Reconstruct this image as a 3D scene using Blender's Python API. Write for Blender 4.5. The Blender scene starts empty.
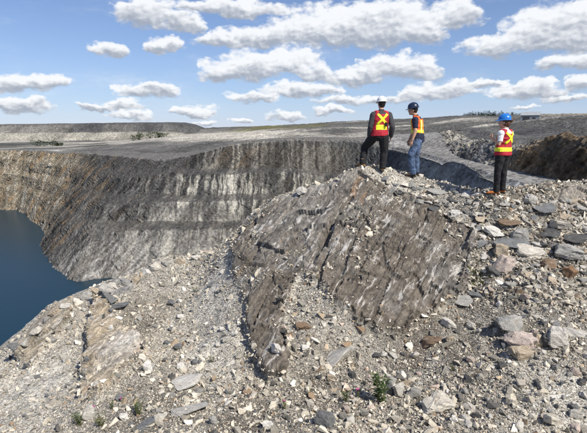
import bpy, bmesh, math, random
import numpy as np
from mathutils import Vector, Matrix
from mathutils.bvhtree import BVHTree

random.seed(7)
rng = np.random.default_rng(11)
SC = bpy.context.scene
COL = SC.collection
R = math.radians

# ------------------------------------------------------------------ camera
F, CX, CY, HOR = 460.0, 293.5, 216.5, 127.5          # focal length and centre in photo pixels, horizon row
PITCH = math.atan((CY - HOR) / F)
cam_d = bpy.data.cameras.new('camera')
cam_d.sensor_width = 36.0
cam_d.lens = 36.0 * F / 587.0
cam_d.clip_start = 0.1
cam_d.clip_end = 20000
cam = bpy.data.objects.new('camera', cam_d)
COL.objects.link(cam)
cam.location = (0, 0, 0)
cam.rotation_euler = (R(90) - PITCH, 0, 0)
SC.camera = cam
SC.cycles.max_bounces = 4
SC.cycles.diffuse_bounces = 2
SC.cycles.glossy_bounces = 2
CP, SP = math.cos(PITCH), math.sin(PITCH)


def ray(px, py):
    u, v = (px - CX) / F, (CY - py) / F
    return Vector((u, CP + SP * v, -SP + CP * v))


def at(px, py, d):
    r = ray(px, py)
    return r * (d / r.y)


def at_z(px, py, z):
    r = ray(px, py)
    return r * (z / r.z)


def project(P):
    fwd = P[:, 1] * CP - P[:, 2] * SP
    up = P[:, 1] * SP + P[:, 2] * CP
    return CX + F * P[:, 0] / fwd, CY - F * up / fwd, fwd


# ------------------------------------------------------------------ light
SUN_EL, SUN_AZ = R(48), R(134)            # azimuth clockwise from +y (view direction): right, a little behind
sd = Vector((math.sin(SUN_AZ) * math.cos(SUN_EL), math.cos(SUN_AZ) * math.cos(SUN_EL), math.sin(SUN_EL)))
sl = bpy.data.lights.new('sun', 'SUN')
sl.energy = 5.0
sl.angle = R(0.53)
sl.color = (1.0, 0.94, 0.84)
sun = bpy.data.objects.new('sun', sl)
COL.objects.link(sun)
sun.rotation_euler = (-sd).to_track_quat('-Z', 'Y').to_euler()
SC.view_settings.view_transform = 'Standard'
SC.view_settings.look = 'None'
SC.view_settings.exposure = 0.20
SC.view_settings.gamma = 1.0
SC.view_settings.use_curve_mapping = False

# clouds: pixel centre and half sizes in the photograph -> directions
CLOUDS = [(30, 84, 36, 10), (12, 86, 18, 9), (52, 85, 16, 7), (18, 106, 30, 7), (36, 103, 14, 5),
          (107, 48, 24, 7), (148, 13, 34, 15), (128, 9, 16, 9), (180, 23, 22, 9), (166, 44, 16, 9),
          (232, 9, 60, 8),
          (392, 24, 46, 24), (350, 28, 40, 20), (312, 30, 40, 20), (262, 37, 50, 11), (218, 40, 24, 8),
          (425, 34, 22, 12), (370, 12, 24, 12),
          (250, 66, 42, 15), (288, 63, 34, 14), (318, 73, 22, 9), (222, 73, 24, 8),
          (400, 69, 38, 14), (358, 76, 34, 10), (380, 62, 20, 9),
          (300, 90, 40, 8), (255, 99, 22, 6), (445, 89, 34, 10), (420, 96, 22, 6), (456, 83, 14, 6),
          (340, 100, 26, 6), (388, 101, 30, 5),
          (148, 90, 28, 8), (153, 86, 14, 6), (122, 104, 22, 7), (96, 108, 14, 4), (190, 111, 22, 6), (132, 114, 22, 5),
          (210, 121, 14, 4), (245, 121, 10, 3), (288, 116, 16, 5), (330, 111, 18, 4),
          (460, 14, 26, 15), (560, 24, 48, 22), (590, 14, 40, 20), (492, 48, 30, 11), (535, 40, 40, 15), (575, 42, 30, 12),
          (525, 90, 32, 9), (534, 84, 16, 8), (508, 94, 14, 4), (576, 61, 28, 10), (585, 83, 18, 9), (484, 82, 18, 6),
          (566, 97, 26, 4), (530, 104, 10, 3)]


class NT:
    """tiny node-tree builder"""
    def __init__(s, tree):
        s.t = tree
        s.n = tree.nodes
        s.l = tree.links

    def new(s, typ, ins=None, **kw):
        nd = s.n.new(typ)
        for k, v in kw.items():
            setattr(nd, k, v)
        for k, v in (ins or {}).items():
            s.set(nd.inputs[k], v)
        return nd

    def set(s, sock, v):
        if isinstance(v, bpy.types.NodeSocket):
            s.l.new(v, sock)
        else:
            sock.default_value = v

    def math(s, op, a, b=None, c=None, clamp=False):
        nd = s.n.new('ShaderNodeMath')
        nd.operation = op
        nd.use_clamp = clamp
        for i, v in enumerate((a, b, c)):
            if v is not None:
                s.set(nd.inputs[i], v)
        return nd.outputs[0]

    def vmath(s, op, a, b=None, out=0):
        nd = s.n.new('ShaderNodeVectorMath')
        nd.operation = op
        s.set(nd.inputs[0], a)
        if b is not None:
            s.set(nd.inputs[3 if op == 'SCALE' else 1], b)
        return nd.outputs[out]

    def noise(s, vec, scale, detail=3, rough=0.55, dist=0.0):
        nd = s.new('ShaderNodeTexNoise', {'Scale': scale, 'Detail': detail, 'Roughness': rough, 'Distortion': dist})
        if vec is not None:
            s.l.new(vec, nd.inputs['Vector'])
        return nd.outputs[0]

    def voro(s, vec, scale, feature='F1', out=0, rand=1.0):
        nd = s.new('ShaderNodeTexVoronoi', {'Scale': scale, 'Randomness': rand}, feature=feature)
        if vec is not None:
            s.l.new(vec, nd.inputs['Vector'])
        return nd.outputs[out]

    def mix(s, f, a, b, mode='MIX'):
        nd = s.n.new('ShaderNodeMix')
        nd.data_type = 'RGBA'
        nd.blend_type = mode
        nd.clamp_factor = True
        s.set(nd.inputs[0], f)
        s.set(nd.inputs[6], a)
        s.set(nd.inputs[7], b)
        return nd.outputs[2]

    def ramp(s, f, lo, hi, a=0.0, b=1.0, smooth=True):
        nd = s.n.new('ShaderNodeMapRange')
        nd.interpolation_type = 'SMOOTHSTEP' if smooth else 'LINEAR'
        for i, v in enumerate((f, lo, hi, a, b)):
            s.set(nd.inputs[i], v)
        return nd.outputs[0]


def build_world():
    w = bpy.data.worlds.new('World')
    SC.world = w
    w.use_nodes = True
    try:
        w.cycles.sampling_method = 'MANUAL'
        w.cycles.sample_map_resolution = 512
    except Exception:
        pass
    g = NT(w.node_tree)
    g.n.clear()
    sky = g.new('ShaderNodeTexSky', sky_type='NISHITA', sun_disc=False)
    sky.sun_elevation = SUN_EL
    sky.sun_rotation = SUN_AZ
    sky.air_density = 1.0
    sky.dust_density = 0.0
    sky.ozone_density = 4.0
    D = g.new('ShaderNodeTexCoord').outputs['Generated']
    sep = g.new('ShaderNodeSeparateXYZ', {0: D})
    az = g.math('MULTIPLY', g.math('ARCTAN2', sep.outputs[0], sep.outputs[1]), 180 / math.pi)
    el = g.math('MULTIPLY', g.math('ARCSINE', sep.outputs[2]), 180 / math.pi)
    # summer air whitens towards the horizon all the way round
    hz = g.math('MULTIPLY', g.math('POWER', 2.718, g.math('MULTIPLY', g.math('MAXIMUM', el, 0.0), -0.105)), 0.58)
    skc = g.mix(hz, g.vmath('MULTIPLY', sky.outputs[0], (0.076, 0.080, 0.095)), (0.43, 0.555, 0.82, 1))
    bg = g.new('ShaderNodeBackground', {'Color': skc, 'Strength': 1.0})
    p = g.new('ShaderNodeCombineXYZ', {0: az, 1: el}).outputs[0]
    # ragged, puffy outline: warp the lookup
    n1 = g.new('ShaderNodeTexNoise', {'Vector': g.vmath('MULTIPLY', p, (0.26, 0.40, 1.0)), 'Scale': 1.0, 'Detail': 6.0, 'Roughness': 0.60})
    w1 = g.vmath('MULTIPLY', g.vmath('SUBTRACT', n1.outputs[1], (0.5, 0.5, 0.5)), (7.4, 3.1, 0.0))
    q = g.vmath('ADD', p, w1)
    best = acc = None
    for (px, py, rx, ry) in CLOUDS:
        r = ray(px, py)
        a0 = math.degrees(math.atan2(r.x, r.y))
        e0 = math.degrees(math.asin(r.normalized().z))
        k = 57.3 / (F * math.sqrt(1 + ((px - CX) / F) ** 2))
        ra, re = rx * k * 1.22, ry * k * 1.42
        md = g.new('ShaderNodeVectorMath', {0: q, 1: (1 / ra, 1 / re, 0), 2: (-a0 / ra, -(e0 - 0.15 * re) / re, 1)}, operation='MULTIPLY_ADD')
        v = md.outputs[0]
        v2 = g.vmath('MAXIMUM', v, g.vmath('MULTIPLY', v, (-1.0, -1.8, 0)))
        f = g.math('SUBTRACT', 1.41421, g.vmath('LENGTH', v2, out=1), clamp=True)
        wv = g.vmath('SCALE', v, f)
        best = f if best is None else g.math('MAXIMUM', best, f)
        acc = wv if acc is None else g.vmath('ADD', acc, wv)
    best = g.math('MULTIPLY', best, 2.414)
    asep = g.new('ShaderNodeSeparateXYZ', {0: acc})
    hgt = g.math('DIVIDE', asep.outputs[1], g.math('ADD', asep.outputs[2], 0.01))
    # the same broken cumulus field goes on outside the frame
    zc = g.math('ADD', g.math('MAXIMUM', sep.outputs[2], 0.0), 0.12)
    pl = g.vmath('SCALE', D, g.math('DIVIDE', 1.0, zc))
    gen = g.ramp(g.noise(pl, 0.9, 4, 0.55), 0.50, 0.70, 0.0, 0.85)
    outm = g.math('MAXIMUM', g.ramp(g.math('ABSOLUTE', az), 36, 44), g.ramp(el, 19, 25))
    gen = g.math('MULTIPLY', gen, g.math('MULTIPLY', outm, g.ramp(el, 0, 4)))
    dens = g.math('MAXIMUM', best, gen)
    pf = g.vmath('MULTIPLY', p, (0.60, 0.95, 1.0))

    def billow(vec):
        n_ = g.noise(vec, 1.0, 5, 0.58)
        wv_ = g.vmath('ADD', vec, g.vmath('SCALE', n1.outputs[1], 1.2))
        v_ = g.voro(wv_, 0.95)
        v3_ = g.voro(wv_, 2.3)
        pf_ = g.math('SUBTRACT', 0.50, g.math('ADD', g.math('MULTIPLY', v_, 0.62), g.math('MULTIPLY', v3_, 0.38)))
        return g.math('ADD', g.math('MULTIPLY', g.math('SUBTRACT', n_, 0.5), 0.95), g.math('MULTIPLY', pf_, 0.55))

    fine = billow(pf)
    d2 = g.math('ADD', dens, fine)
    d2 = g.math('MULTIPLY', d2, g.ramp(dens, 0.0, 0.15))
    veil = g.math('MULTIPLY', g.ramp(g.noise(g.vmath('MULTIPLY', p, (0.055, 0.16, 1.0)), 1.0, 6, 0.62), 0.48, 0.74, 0.0, 0.38), g.ramp(el, 0.5, 5))
    alpha = g.math('MAXIMUM', g.ramp(d2, 0.0, g.ramp(hgt, -0.5, 0.25, 0.85, 0.52)), veil)
    # light: tops white, flat bottoms grey; relief from an offset sample towards the sun
    fine2 = billow(g.vmath('ADD', pf, (0.16, 0.30, 0.0)))
    rel = g.math('SUBTRACT', fine, fine2)
    lit = g.math('ADD', g.math('MULTIPLY', hgt, 0.95), g.math('MULTIPLY', rel, 0.8))
    lit = g.math('SUBTRACT', lit, g.math('MULTIPLY', g.math('SUBTRACT', best, 0.35), 0.30))
    shade = g.ramp(lit, -0.48, 0.34)
    ccol = g.mix(shade, (0.37, 0.41, 0.485, 1), (0.92, 0.935, 0.955, 1))
    cbg = g.new('ShaderNodeBackground', {'Color': ccol, 'Strength': 0.92})
    mx = g.new('ShaderNodeMixShader', {0: g.math('MULTIPLY', alpha, 0.95), 1: bg.outputs[0], 2: cbg.outputs[0]})
    out = g.new('ShaderNodeOutputWorld')
    g.l.new(mx.outputs[0], out.inputs[0])


build_world()


# ------------------------------------------------------------------ numpy noise
def _hash(ix, iy, iz, seed):
    h = (ix.astype(np.int64) * 374761393 + iy.astype(np.int64) * 668265263 + iz.astype(np.int64) * 2147483647 + seed * 974634777) & 0xFFFFFFFF
    h = ((h ^ (h >> 13)) * 1274126177) & 0xFFFFFFFF
    h = ((h ^ (h >> 16)) * 2246822519) & 0xFFFFFFFF
    h = h ^ (h >> 15)
    return (h & 0xFFFFFF).astype(np.float64) / 0xFFFFFF


def vnoise(P, freq=1.0, seed=0):
    """value noise in -1..1, P = (n,3)"""
    Q = P * freq
    I = np.floor(Q)
    Fr = Q - I
    Fr = Fr * Fr * Fr * (Fr * (Fr * 6 - 15) + 10)
    ix, iy, iz = I[:, 0], I[:, 1], I[:, 2]
    fx, fy, fz = Fr[:, 0], Fr[:, 1], Fr[:, 2]
    r = 0
    for dx in (0, 1):
        wx = fx if dx else 1 - fx
        for dy in (0, 1):
            wy = fy if dy else 1 - fy
            for dz in (0, 1):
                wz = fz if dz else 1 - fz
                r = r + wx * wy * wz * _hash(ix + dx, iy + dy, iz + dz, seed)
    return r * 2 - 1


def fbm(P, freq=1.0, octv=4, seed=0, gain=0.5, ridged=False):
    a, s, t = 1.0, 0.0, 0.0
    for o in range(octv):
        n = vnoise(P, freq * 2.03 ** o, seed + o * 17)
        if ridged:
            n = 1 - 2 * np.abs(n)
        s = s + a * n
        t += a
        a *= gain
    return s / t


def basis(n):
    n = np.array(n, float)
    n /= np.linalg.norm(n)
    a = np.cross(n, [0.1, 0.95, 0.2])
    a /= np.linalg.norm(a)
    return n, a, np.cross(n, a)


FOL = basis((-0.80, 0.22, 0.56))            # foliation: bands rise to the upper right in the picture


def slabs(P, layers, seed=0, fr=FOL):
    """offset of broken slabs that split along the foliation; layers = (thickness, length, length, amplitude)"""
    n, a, b = fr
    s, u, v = P @ n, P @ a, P @ b
    tot = np.zeros(len(P))
    for i, (t, lu, lv, amp) in enumerate(layers):
        wv = vnoise(P, 0.5 / lu, seed + 31 + i)
        k = np.floor(s / t + 0.5 * wv)
        z0 = np.zeros_like(k)
        cu = np.floor(u / lu + 5 * _hash(k, z0, z0, seed + i) + 0.25 * vnoise(P, 1.0 / lu, seed + 3 + i))
        cv = np.floor(v / lv + 5 * _hash(k, z0 + 1, z0, seed + i) + 0.25 * vnoise(P, 1.0 / lv, seed + 9 + i))
        tot += (_hash(k, cu, cv, seed + 50 + i) - 0.5) * amp
    return tot


def smooth(x, a, b):
    t = np.clip((x - a) / (b - a), 0, 1)
    return t * t * (3 - 2 * t)


class RBF:
    def __init__(s, pts, lam=0.0, kern='tps'):
        P = np.array([(p[0], p[1]) for p in pts], float)
        z = np.array([p[2] for p in pts], float)
        s.P, s.kern = P, kern
        n = len(P)
        A = np.zeros((n + 3, n + 3))
        A[:n, :n] = s.k(np.linalg.norm(P[:, None] - P[None], axis=2)) + lam * np.eye(n) * (-1 if kern == 'lin' else 1)
        A[:n, n] = 1
        A[:n, n + 1:] = P
        A[n, :n] = 1
        A[n + 1:, :n] = P.T
        s.w = np.linalg.solve(A, np.concatenate([z, np.zeros(3)]))

    def k(s, r):
        if s.kern == 'lin':
            return -r
        return np.where(r > 1e-9, r * r * np.log(np.maximum(r, 1e-9)), 0)

    def __call__(s, X, Y):
        X, Y = np.asarray(X, float), np.asarray(Y, float)
        sh = X.shape
        X, Y = X.ravel(), Y.ravel()
        r = np.full(X.shape, s.w[-3]) + s.w[-2] * X + s.w[-1] * Y
        for i in range(len(s.P)):
            r += s.w[i] * s.k(np.hypot(X - s.P[i, 0], Y - s.P[i, 1]))
        return r.reshape(sh)


def in_poly(X, Y, poly):
    r = np.zeros(X.shape, bool)
    n = len(poly)
    for i in range(n):
        x0, y0 = poly[i]
        x1, y1 = poly[(i + 1) % n]
        if y0 == y1:
            continue
        c = ((y0 > Y) != (y1 > Y)) & (X < (x1 - x0) * (Y - y0) / (y1 - y0) + x0)
        r ^= c
    return r


def poly_dist(X, Y, poly):
    """signed distance, positive inside"""
    d = np.full(X.shape, 1e9)
    n = len(poly)
    for i in range(n):
        x0, y0 = poly[i]
        x1, y1 = poly[(i + 1) % n]
        ex, ey = x1 - x0, y1 - y0
        t = np.clip(((X - x0) * ex + (Y - y0) * ey) / (ex * ex + ey * ey + 1e-12), 0, 1)
        d = np.minimum(d, np.hypot(X - x0 - t * ex, Y - y0 - t * ey))
    return np.where(in_poly(X, Y, poly), d, -d)


# ------------------------------------------------------------------ object helpers
def tag(o, label=None, cat=None, group=None, kind=None):
    for k, v in (('label', label), ('category', cat), ('group', group), ('kind', kind)):
        if v:
            o[k] = v
    return o


def link(name, me, mat=None, parent=None):
    o = bpy.data.objects.new(name, me)
    COL.objects.link(o)
    if mat is not None and me is not None and not me.materials:
        me.materials.append(mat)
    if parent is not None:
        o.parent = parent
    return o


def np_mesh(name, V, faces, col=None, flat=True, extra=None):
    """faces: (m,3) or (m,4) int array"""
    V = np.asarray(V, np.float32)
    faces = np.asarray(faces, np.int32)
    me = bpy.data.meshes.new(name)
    me.vertices.add(len(V))
    me.vertices.foreach_set('co', V.ravel())
    k = faces.shape[1]
    me.loops.add(faces.size)
    me.loops.foreach_set('vertex_index', faces.ravel())
    me.polygons.add(len(faces))
    me.polygons.foreach_set('loop_start', np.arange(0, faces.size, k, dtype=np.int32))
    me.polygons.foreach_set('use_smooth', np.full(len(faces), not flat))
    me.update(calc_edges=True)
    if col is not None:
        c = np.ones((len(V), 4), np.float32)
        c[:, :3] = col
        at_ = me.attributes.new('tint', 'FLOAT_COLOR', 'POINT')
        at_.data.foreach_set('color', c.ravel())
    for k_, v_ in (extra or {}).items():
        at_ = me.attributes.new(k_, 'FLOAT', 'POINT')
        at_.data.foreach_set('value', np.asarray(v_, np.float32))
    return me


def grid_faces(nr, nc):
    i = np.arange(nr - 1)[:, None] * nc + np.arange(nc - 1)[None]
    i = i.ravel()
    return np.stack([i, i + 1, i + nc + 1, i + nc], 1)


def grid_normals(P):
    """P (nr,nc,3) -> normals, pointing up for an x-right y-away grid"""
    du = np.gradient(P, axis=1)
    dv = np.gradient(P, axis=0)
    n = np.cross(du, dv)
    return n / (np.linalg.norm(n, axis=2, keepdims=True) + 1e-12)


def submesh(V, faces, keep):
    f = faces[keep]
    idx = np.unique(f)
    remap = np.zeros(len(V), np.int32)
    remap[idx] = np.arange(len(idx))
    return idx, remap[f]


# ------------------------------------------------------------------ materials
def new_mat(name):
    m = bpy.data.materials.new(name)
    m.use_nodes = True
    g = NT(m.node_tree)
    b = g.n['Principled BSDF']
    return m, g, b


def plain(name, col, rough=0.6, nscale=0, namp=0.15, bump=0.0, spec=0.4, metal=0.0):
    m, g, b = new_mat(name)
    c4 = (*col, 1)
    b.inputs['Roughness'].default_value = rough
    b.inputs['Metallic'].default_value = metal
    b.inputs['Specular IOR Level'].default_value = spec
    if nscale:
        co = g.new('ShaderNodeTexCoord').outputs['Object']
        nz = g.noise(co, nscale, 4, 0.6)
        f = g.ramp(nz, 0.3, 0.7, 1 - namp, 1 + namp)
        c = g.vmath('SCALE', c4[:3], f)
        g.l.new(c, b.inputs['Base Color'])
        if bump:
            bp = g.new('ShaderNodeBump', {'Strength': bump, 'Distance': 0.01, 'Height': nz})
            g.l.new(bp.outputs[0], b.inputs['Normal'])
    else:
        b.inputs['Base Color'].default_value = c4
    return m


def fol_coord(g, co, ks, ka, kb, fr=FOL):
    n, a, b = fr
    return g.new('ShaderNodeCombineXYZ', {
        0: g.math('MULTIPLY', g.vmath('DOT_PRODUCT', co, tuple(n), out=1), ks),
        1: g.math('MULTIPLY', g.vmath('DOT_PRODUCT', co, tuple(a), out=1), ka),
        2: g.math('MULTIPLY', g.vmath('DOT_PRODUCT', co, tuple(b), out=1), kb)}).outputs[0]


def mat_gravel():
    """fine gravel between the stones: crushed pale and dark chips"""
    m, g, b = new_mat('gravel_fines')
    co = g.new('ShaderNodeNewGeometry').outputs['Position']
    tint = g.new('ShaderNodeAttribute', attribute_name='tint').outputs[0]
    v1 = g.new('ShaderNodeTexVoronoi', {'Vector': co, 'Scale': 42.0})
    v2 = g.new('ShaderNodeTexVoronoi', {'Vector': co, 'Scale': 95.0})
    c1 = g.new('ShaderNodeSeparateColor', {0: v1.outputs[1]}).outputs[0]
    c2 = g.new('ShaderNodeSeparateColor', {0: v2.outputs[1]}).outputs[0]
    f1 = g.ramp(c1, 0.0, 1.0, 0.45, 1.5, False)
    f2 = g.ramp(c2, 0.0, 1.0, 0.65, 1.3, False)
    n = g.noise(co, 3.0, 5, 0.6)
    f3 = g.ramp(n, 0.3, 0.7, 0.8, 1.2)
    c = g.vmath('SCALE', tint, g.math('MULTIPLY', g.math('MULTIPLY', f1, f2), f3))
    g.l.new(c, b.inputs['Base Color'])
    b.inputs['Roughness'].default_value = 0.95
    b.inputs['Specular IOR Level'].default_value = 0.15
    h = g.math('SUBTRACT', g.math('MULTIPLY', v1.outputs[0], -1.0), g.math('MULTIPLY', v2.outputs[0], 0.5))
    bp = g.new('ShaderNodeBump', {'Strength': 0.9, 'Distance': 0.02, 'Height': h})
    g.l.new(bp.outputs[0], b.inputs['Normal'])
    return m


def mat_outcrop():
    m, g, b = new_mat('foliated_rock')
    co = g.new('ShaderNodeNewGeometry').outputs['Position']
    tint = g.new('ShaderNodeAttribute', attribute_name='tint').outputs[0]
    warp = g.vmath('SCALE', g.new('ShaderNodeTexNoise', {'Vector': co, 'Scale': 2.2, 'Detail': 3.0}).outputs[1], 0.22)
    co2 = g.vmath('ADD', co, warp)
    fine = g.noise(fol_coord(g, co2, 17, 4.6, 4.6), 1.0, 6, 0.68)
    mott = g.noise(co2, 7.0, 6, 0.72)
    med = g.noise(fol_coord(g, co2, 6.5, 1.3, 1.3), 1.0, 5, 0.6)
    vein = g.noise(fol_coord(g, co2, 12.0, 1.9, 1.9), 1.0, 6, 0.62)
    patch = g.noise(co, 1.4, 4, 0.6)
    f = g.math('MULTIPLY', g.ramp(fine, 0.3, 0.72, 0.74, 1.3), g.ramp(med, 0.3, 0.7, 0.82, 1.22))
    f = g.math('MULTIPLY', f, g.ramp(mott, 0.33, 0.67, 0.6, 1.4))
    c = g.vmath('SCALE', tint, f)
    # brown and grey weathering in uneven patches
    c = g.mix(g.ramp(patch, 0.46, 0.66, 0, 0.55), c, g.vmath('SCALE', (0.15, 0.147, 0.14), f))
    rust = g.noise(fol_coord(g, co2, 5.0, 1.0, 1.0), 1.3, 4, 0.6)
    c = g.mix(g.ramp(rust, 0.64, 0.76, 0, 0.55), c, (0.25, 0.13, 0.055, 1))
    vm = g.ramp(g.math('ADD', vein, g.math('MULTIPLY', g.math('SUBTRACT', patch, 0.5), 0.25)), 0.57, 0.65)
    c = g.mix(g.math('MULTIPLY', vm, 0.85), c, (0.50, 0.48, 0.45, 1))
    # quartz stringers that cross the face
    st = g.noise(fol_coord(g, co2, 2.6, 0.9, 0.9), 1.0, 5, 0.6)
    sv = g.ramp(g.math('ABSOLUTE', g.math('SUBTRACT', st, 0.5)), 0.0, g.math('MULTIPLY', g.noise(co, 3.0, 2, 0.5), 0.022), 1, 0)
    sv = g.math('MULTIPLY', sv, g.ramp(g.noise(co, 1.1, 2, 0.5), 0.5, 0.62))
    c = g.mix(g.math('MULTIPLY', sv, 0.7), c, (0.6, 0.57, 0.52, 1))
    sp = g.noise(co, 70, 2, 0.6)
    c = g.vmath('SCALE', c, g.ramp(sp, 0.3, 0.7, 0.72, 1.28))
    g.l.new(c, b.inputs['Base Color'])
    b.inputs['Roughness'].default_value = 0.8
    b.inputs['Specular IOR Level'].default_value = 0.3
    h = g.math('ADD', g.math('MULTIPLY', fine, 1.0), g.math('MULTIPLY', sp, 0.35))
    bp = g.new('ShaderNodeBump', {'Strength': 0.85, 'Distance': 0.035, 'Height': h})
    g.l.new(bp.outputs[0], b.inputs['Normal'])
    return m


def mat_chips():
    m, g, b = new_mat('broken_stone')
    co = g.new('ShaderNodeNewGeometry').outputs['Position']
    tint = g.new('ShaderNodeAttribute', attribute_name='tint').outputs[0]
    n = g.noise(co, 60, 3, 0.6)
    c = g.vmath('SCALE', tint, g.ramp(n, 0.3, 0.7, 0.75, 1.2))
    g.l.new(c, b.inputs['Base Color'])
    b.inputs['Roughness'].default_value = 0.88
    b.inputs['Specular IOR Level'].default_value = 0.25
    return m


def mat_stone():
    """loose stones: colour of the single stone comes from the object colour"""
    m, g, b = new_mat('loose_stone')
    tc = g.new('ShaderNodeTexCoord').outputs['Object']
    oi = g.new('ShaderNodeObjectInfo')
    seed = g.vmath('SCALE', (37.0, 91.0, 53.0), oi.outputs['Random'])
    co = g.vmath('ADD', tc, seed)
    st = g.vmath('MULTIPLY', co, (3.0, 3.0, 11.0))
    band = g.noise(st, 1.0, 5, 0.6)
    blot = g.noise(co, 4.5, 6, 0.7)
    sp = g.noise(co, 30, 4, 0.7)
    f = g.math('MULTIPLY', g.ramp(band, 0.3, 0.7, 0.82, 1.15), g.ramp(sp, 0.3, 0.7, 0.62, 1.35))
    c = g.vmath('SCALE', oi.outputs['Color'], f)
    c = g.mix(g.ramp(blot, 0.54, 0.66, 0, 0.55), c, g.vmath('SCALE', c, 0.5))
    c = g.mix(g.ramp(blot, 0.42, 0.3, 0, 0.45), c, (0.52, 0.50, 0.47, 1))
    c = g.mix(g.ramp(g.noise(co, 3.1, 3, 0.6), 0.62, 0.74, 0, 0.35), c, (0.30, 0.17, 0.08, 1))
    g.l.new(c, b.inputs['Base Color'])
    b.inputs['Roughness'].default_value = 0.85
    b.inputs['Specular IOR Level'].default_value = 0.3
    h = g.math('ADD', g.math('MULTIPLY', band, 0.6), g.math('MULTIPLY', sp, 0.6))
    bp = g.new('ShaderNodeBump', {'Strength': 0.6, 'Distance': 0.03, 'Height': h})
    g.l.new(bp.outputs[0], b.inputs['Normal'])
    return m


def mat_pit():
    """far rock walls: foliation, fall-line streaks, gravel on the ledges"""
    m, g, b = new_mat('pit_rock')
    co = g.new('ShaderNodeNewGeometry').outputs['Position']
    tint = g.new('ShaderNodeAttribute', attribute_name='tint').outputs[0]
    amt = g.new('ShaderNodeAttribute', attribute_name='streak').outputs['Fac']
    pale = g.new('ShaderNodeAttribute', attribute_name='pale').outputs['Fac']
    rusty = g.new('ShaderNodeAttribute', attribute_name='rusty').outputs['Fac']
    warp = g.vmath('SCALE', g.new('ShaderNodeTexNoise', {'Vector': co, 'Scale': 0.06, 'Detail': 3.0}).outputs[1], 5.0)
    co2 = g.vmath('ADD', co, warp)
    fo = g.noise(fol_coord(g, co2, 0.75, 0.07, 0.07), 1.0, 6, 0.66)
    fo2 = g.noise(fol_coord(g, co2, 0.17, 0.03, 0.03), 1.0, 4, 0.6)
    vs = g.noise(g.vmath('MULTIPLY', co, (0.85, 0.10, 0.030)), 1.0, 5, 0.66)
    cow = g.vmath('ADD', co, g.vmath('SCALE', g.new('ShaderNodeTexNoise', {'Vector': co, 'Scale': 0.22, 'Detail': 4.0, 'Roughness': 0.6}).outputs[1], 3.2))
    vw = g.noise(g.vmath('MULTIPLY', cow, (0.46, 0.06, 0.012)), 1.0, 5, 0.66)
    sp = g.noise(co, 0.9, 6, 0.75)
    f = g.math('MULTIPLY', g.ramp(fo, 0.32, 0.7, 0.42, 1.7), g.ramp(fo2, 0.32, 0.68, 0.65, 1.4))
    f = g.math('MULTIPLY', f, g.ramp(vs, 0.32, 0.68, 0.5, 1.6))
    f = g.math('ADD', g.math('MULTIPLY', f, amt), g.math('SUBTRACT', 1.0, amt))
    f = g.math('MULTIPLY', f, g.ramp(sp, 0.32, 0.68, 0.45, 1.6))
    c = g.vmath('SCALE', tint, f)
    pm = g.math('MULTIPLY', pale, g.ramp(vw, 0.44, 0.60))
    pm = g.math('MULTIPLY', pm, g.ramp(g.noise(g.vmath('MULTIPLY', co, (0.06, 0.03, 0.08)), 1.0, 4, 0.6), 0.40, 0.56, 0.2, 1.0))
    c = g.mix(pm, c, g.vmath('SCALE', (0.62, 0.59, 0.51), g.math('MULTIPLY', g.ramp(fo, 0.3, 0.7, 0.7, 1.2), g.ramp(sp, 0.32, 0.68, 0.6, 1.3))))
    rm = g.math('MULTIPLY', rusty, g.ramp(g.noise(fol_coord(g, co2, 0.22, 0.04, 0.04), 1.2, 5, 0.6), 0.46, 0.64))
    rm = g.math('MULTIPLY', rm, g.ramp(g.noise(co, 0.07, 5, 0.7), 0.40, 0.60))
    c = g.mix(rm, c, g.vmath('SCALE', (0.32, 0.215, 0.115), g.ramp(sp, 0.3, 0.7, 0.6, 1.3)))
    wm = g.math('MULTIPLY', g.ramp(fo, 0.62, 0.74), g.math('MULTIPLY', amt, 0.55))
    c = g.mix(wm, c, (0.40, 0.38, 0.34, 1))
    g.l.new(c, b.inputs['Base Color'])
    b.inputs['Roughness'].default_value = 0.92
    b.inputs['Specular IOR Level'].default_value = 0.15
    h = g.math('ADD', fo, g.math('MULTIPLY', sp, 0.7))
    bp = g.new('ShaderNodeBump', {'Strength': 0.9, 'Distance': 1.1, 'Height': h})
    g.l.new(bp.outputs[0], b.inputs['Normal'])
    return m


def mat_plain_ground():
    """dumped waste rock and graded gravel on the plateau"""
    m, g, b = new_mat('waste_rock')
    co = g.new('ShaderNodeNewGeometry').outputs['Position']
    tint = g.new('ShaderNodeAttribute', attribute_name='tint').outputs[0]
    n1 = g.noise(co, 0.05, 6, 0.65)
    n2 = g.noise(co, 0.8, 5, 0.7)
    v = g.new('ShaderNodeTexVoronoi', {'Vector': co, 'Scale': 1.1})
    vc = g.new('ShaderNodeSeparateColor', {0: v.outputs[1]}).outputs[0]
    f = g.math('MULTIPLY', g.ramp(n1, 0.3, 0.7, 0.7, 1.3), g.ramp(n2, 0.3, 0.7, 0.6, 1.4))
    f = g.math('MULTIPLY', f, g.ramp(vc, 0, 1, 0.7, 1.35))
    g.l.new(g.vmath('SCALE', tint, f), b.inputs['Base Color'])
    b.inputs['Roughness'].default_value = 0.95
    b.inputs['Specular IOR Level'].default_value = 0.12
    bp = g.new('ShaderNodeBump', {'Strength': 0.8, 'Distance': 0.8, 'Height': g.math('ADD', n2, g.math('MULTIPLY', v.outputs[0], -0.6))})
    g.l.new(bp.outputs[0], b.inputs['Normal'])
    return m


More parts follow.
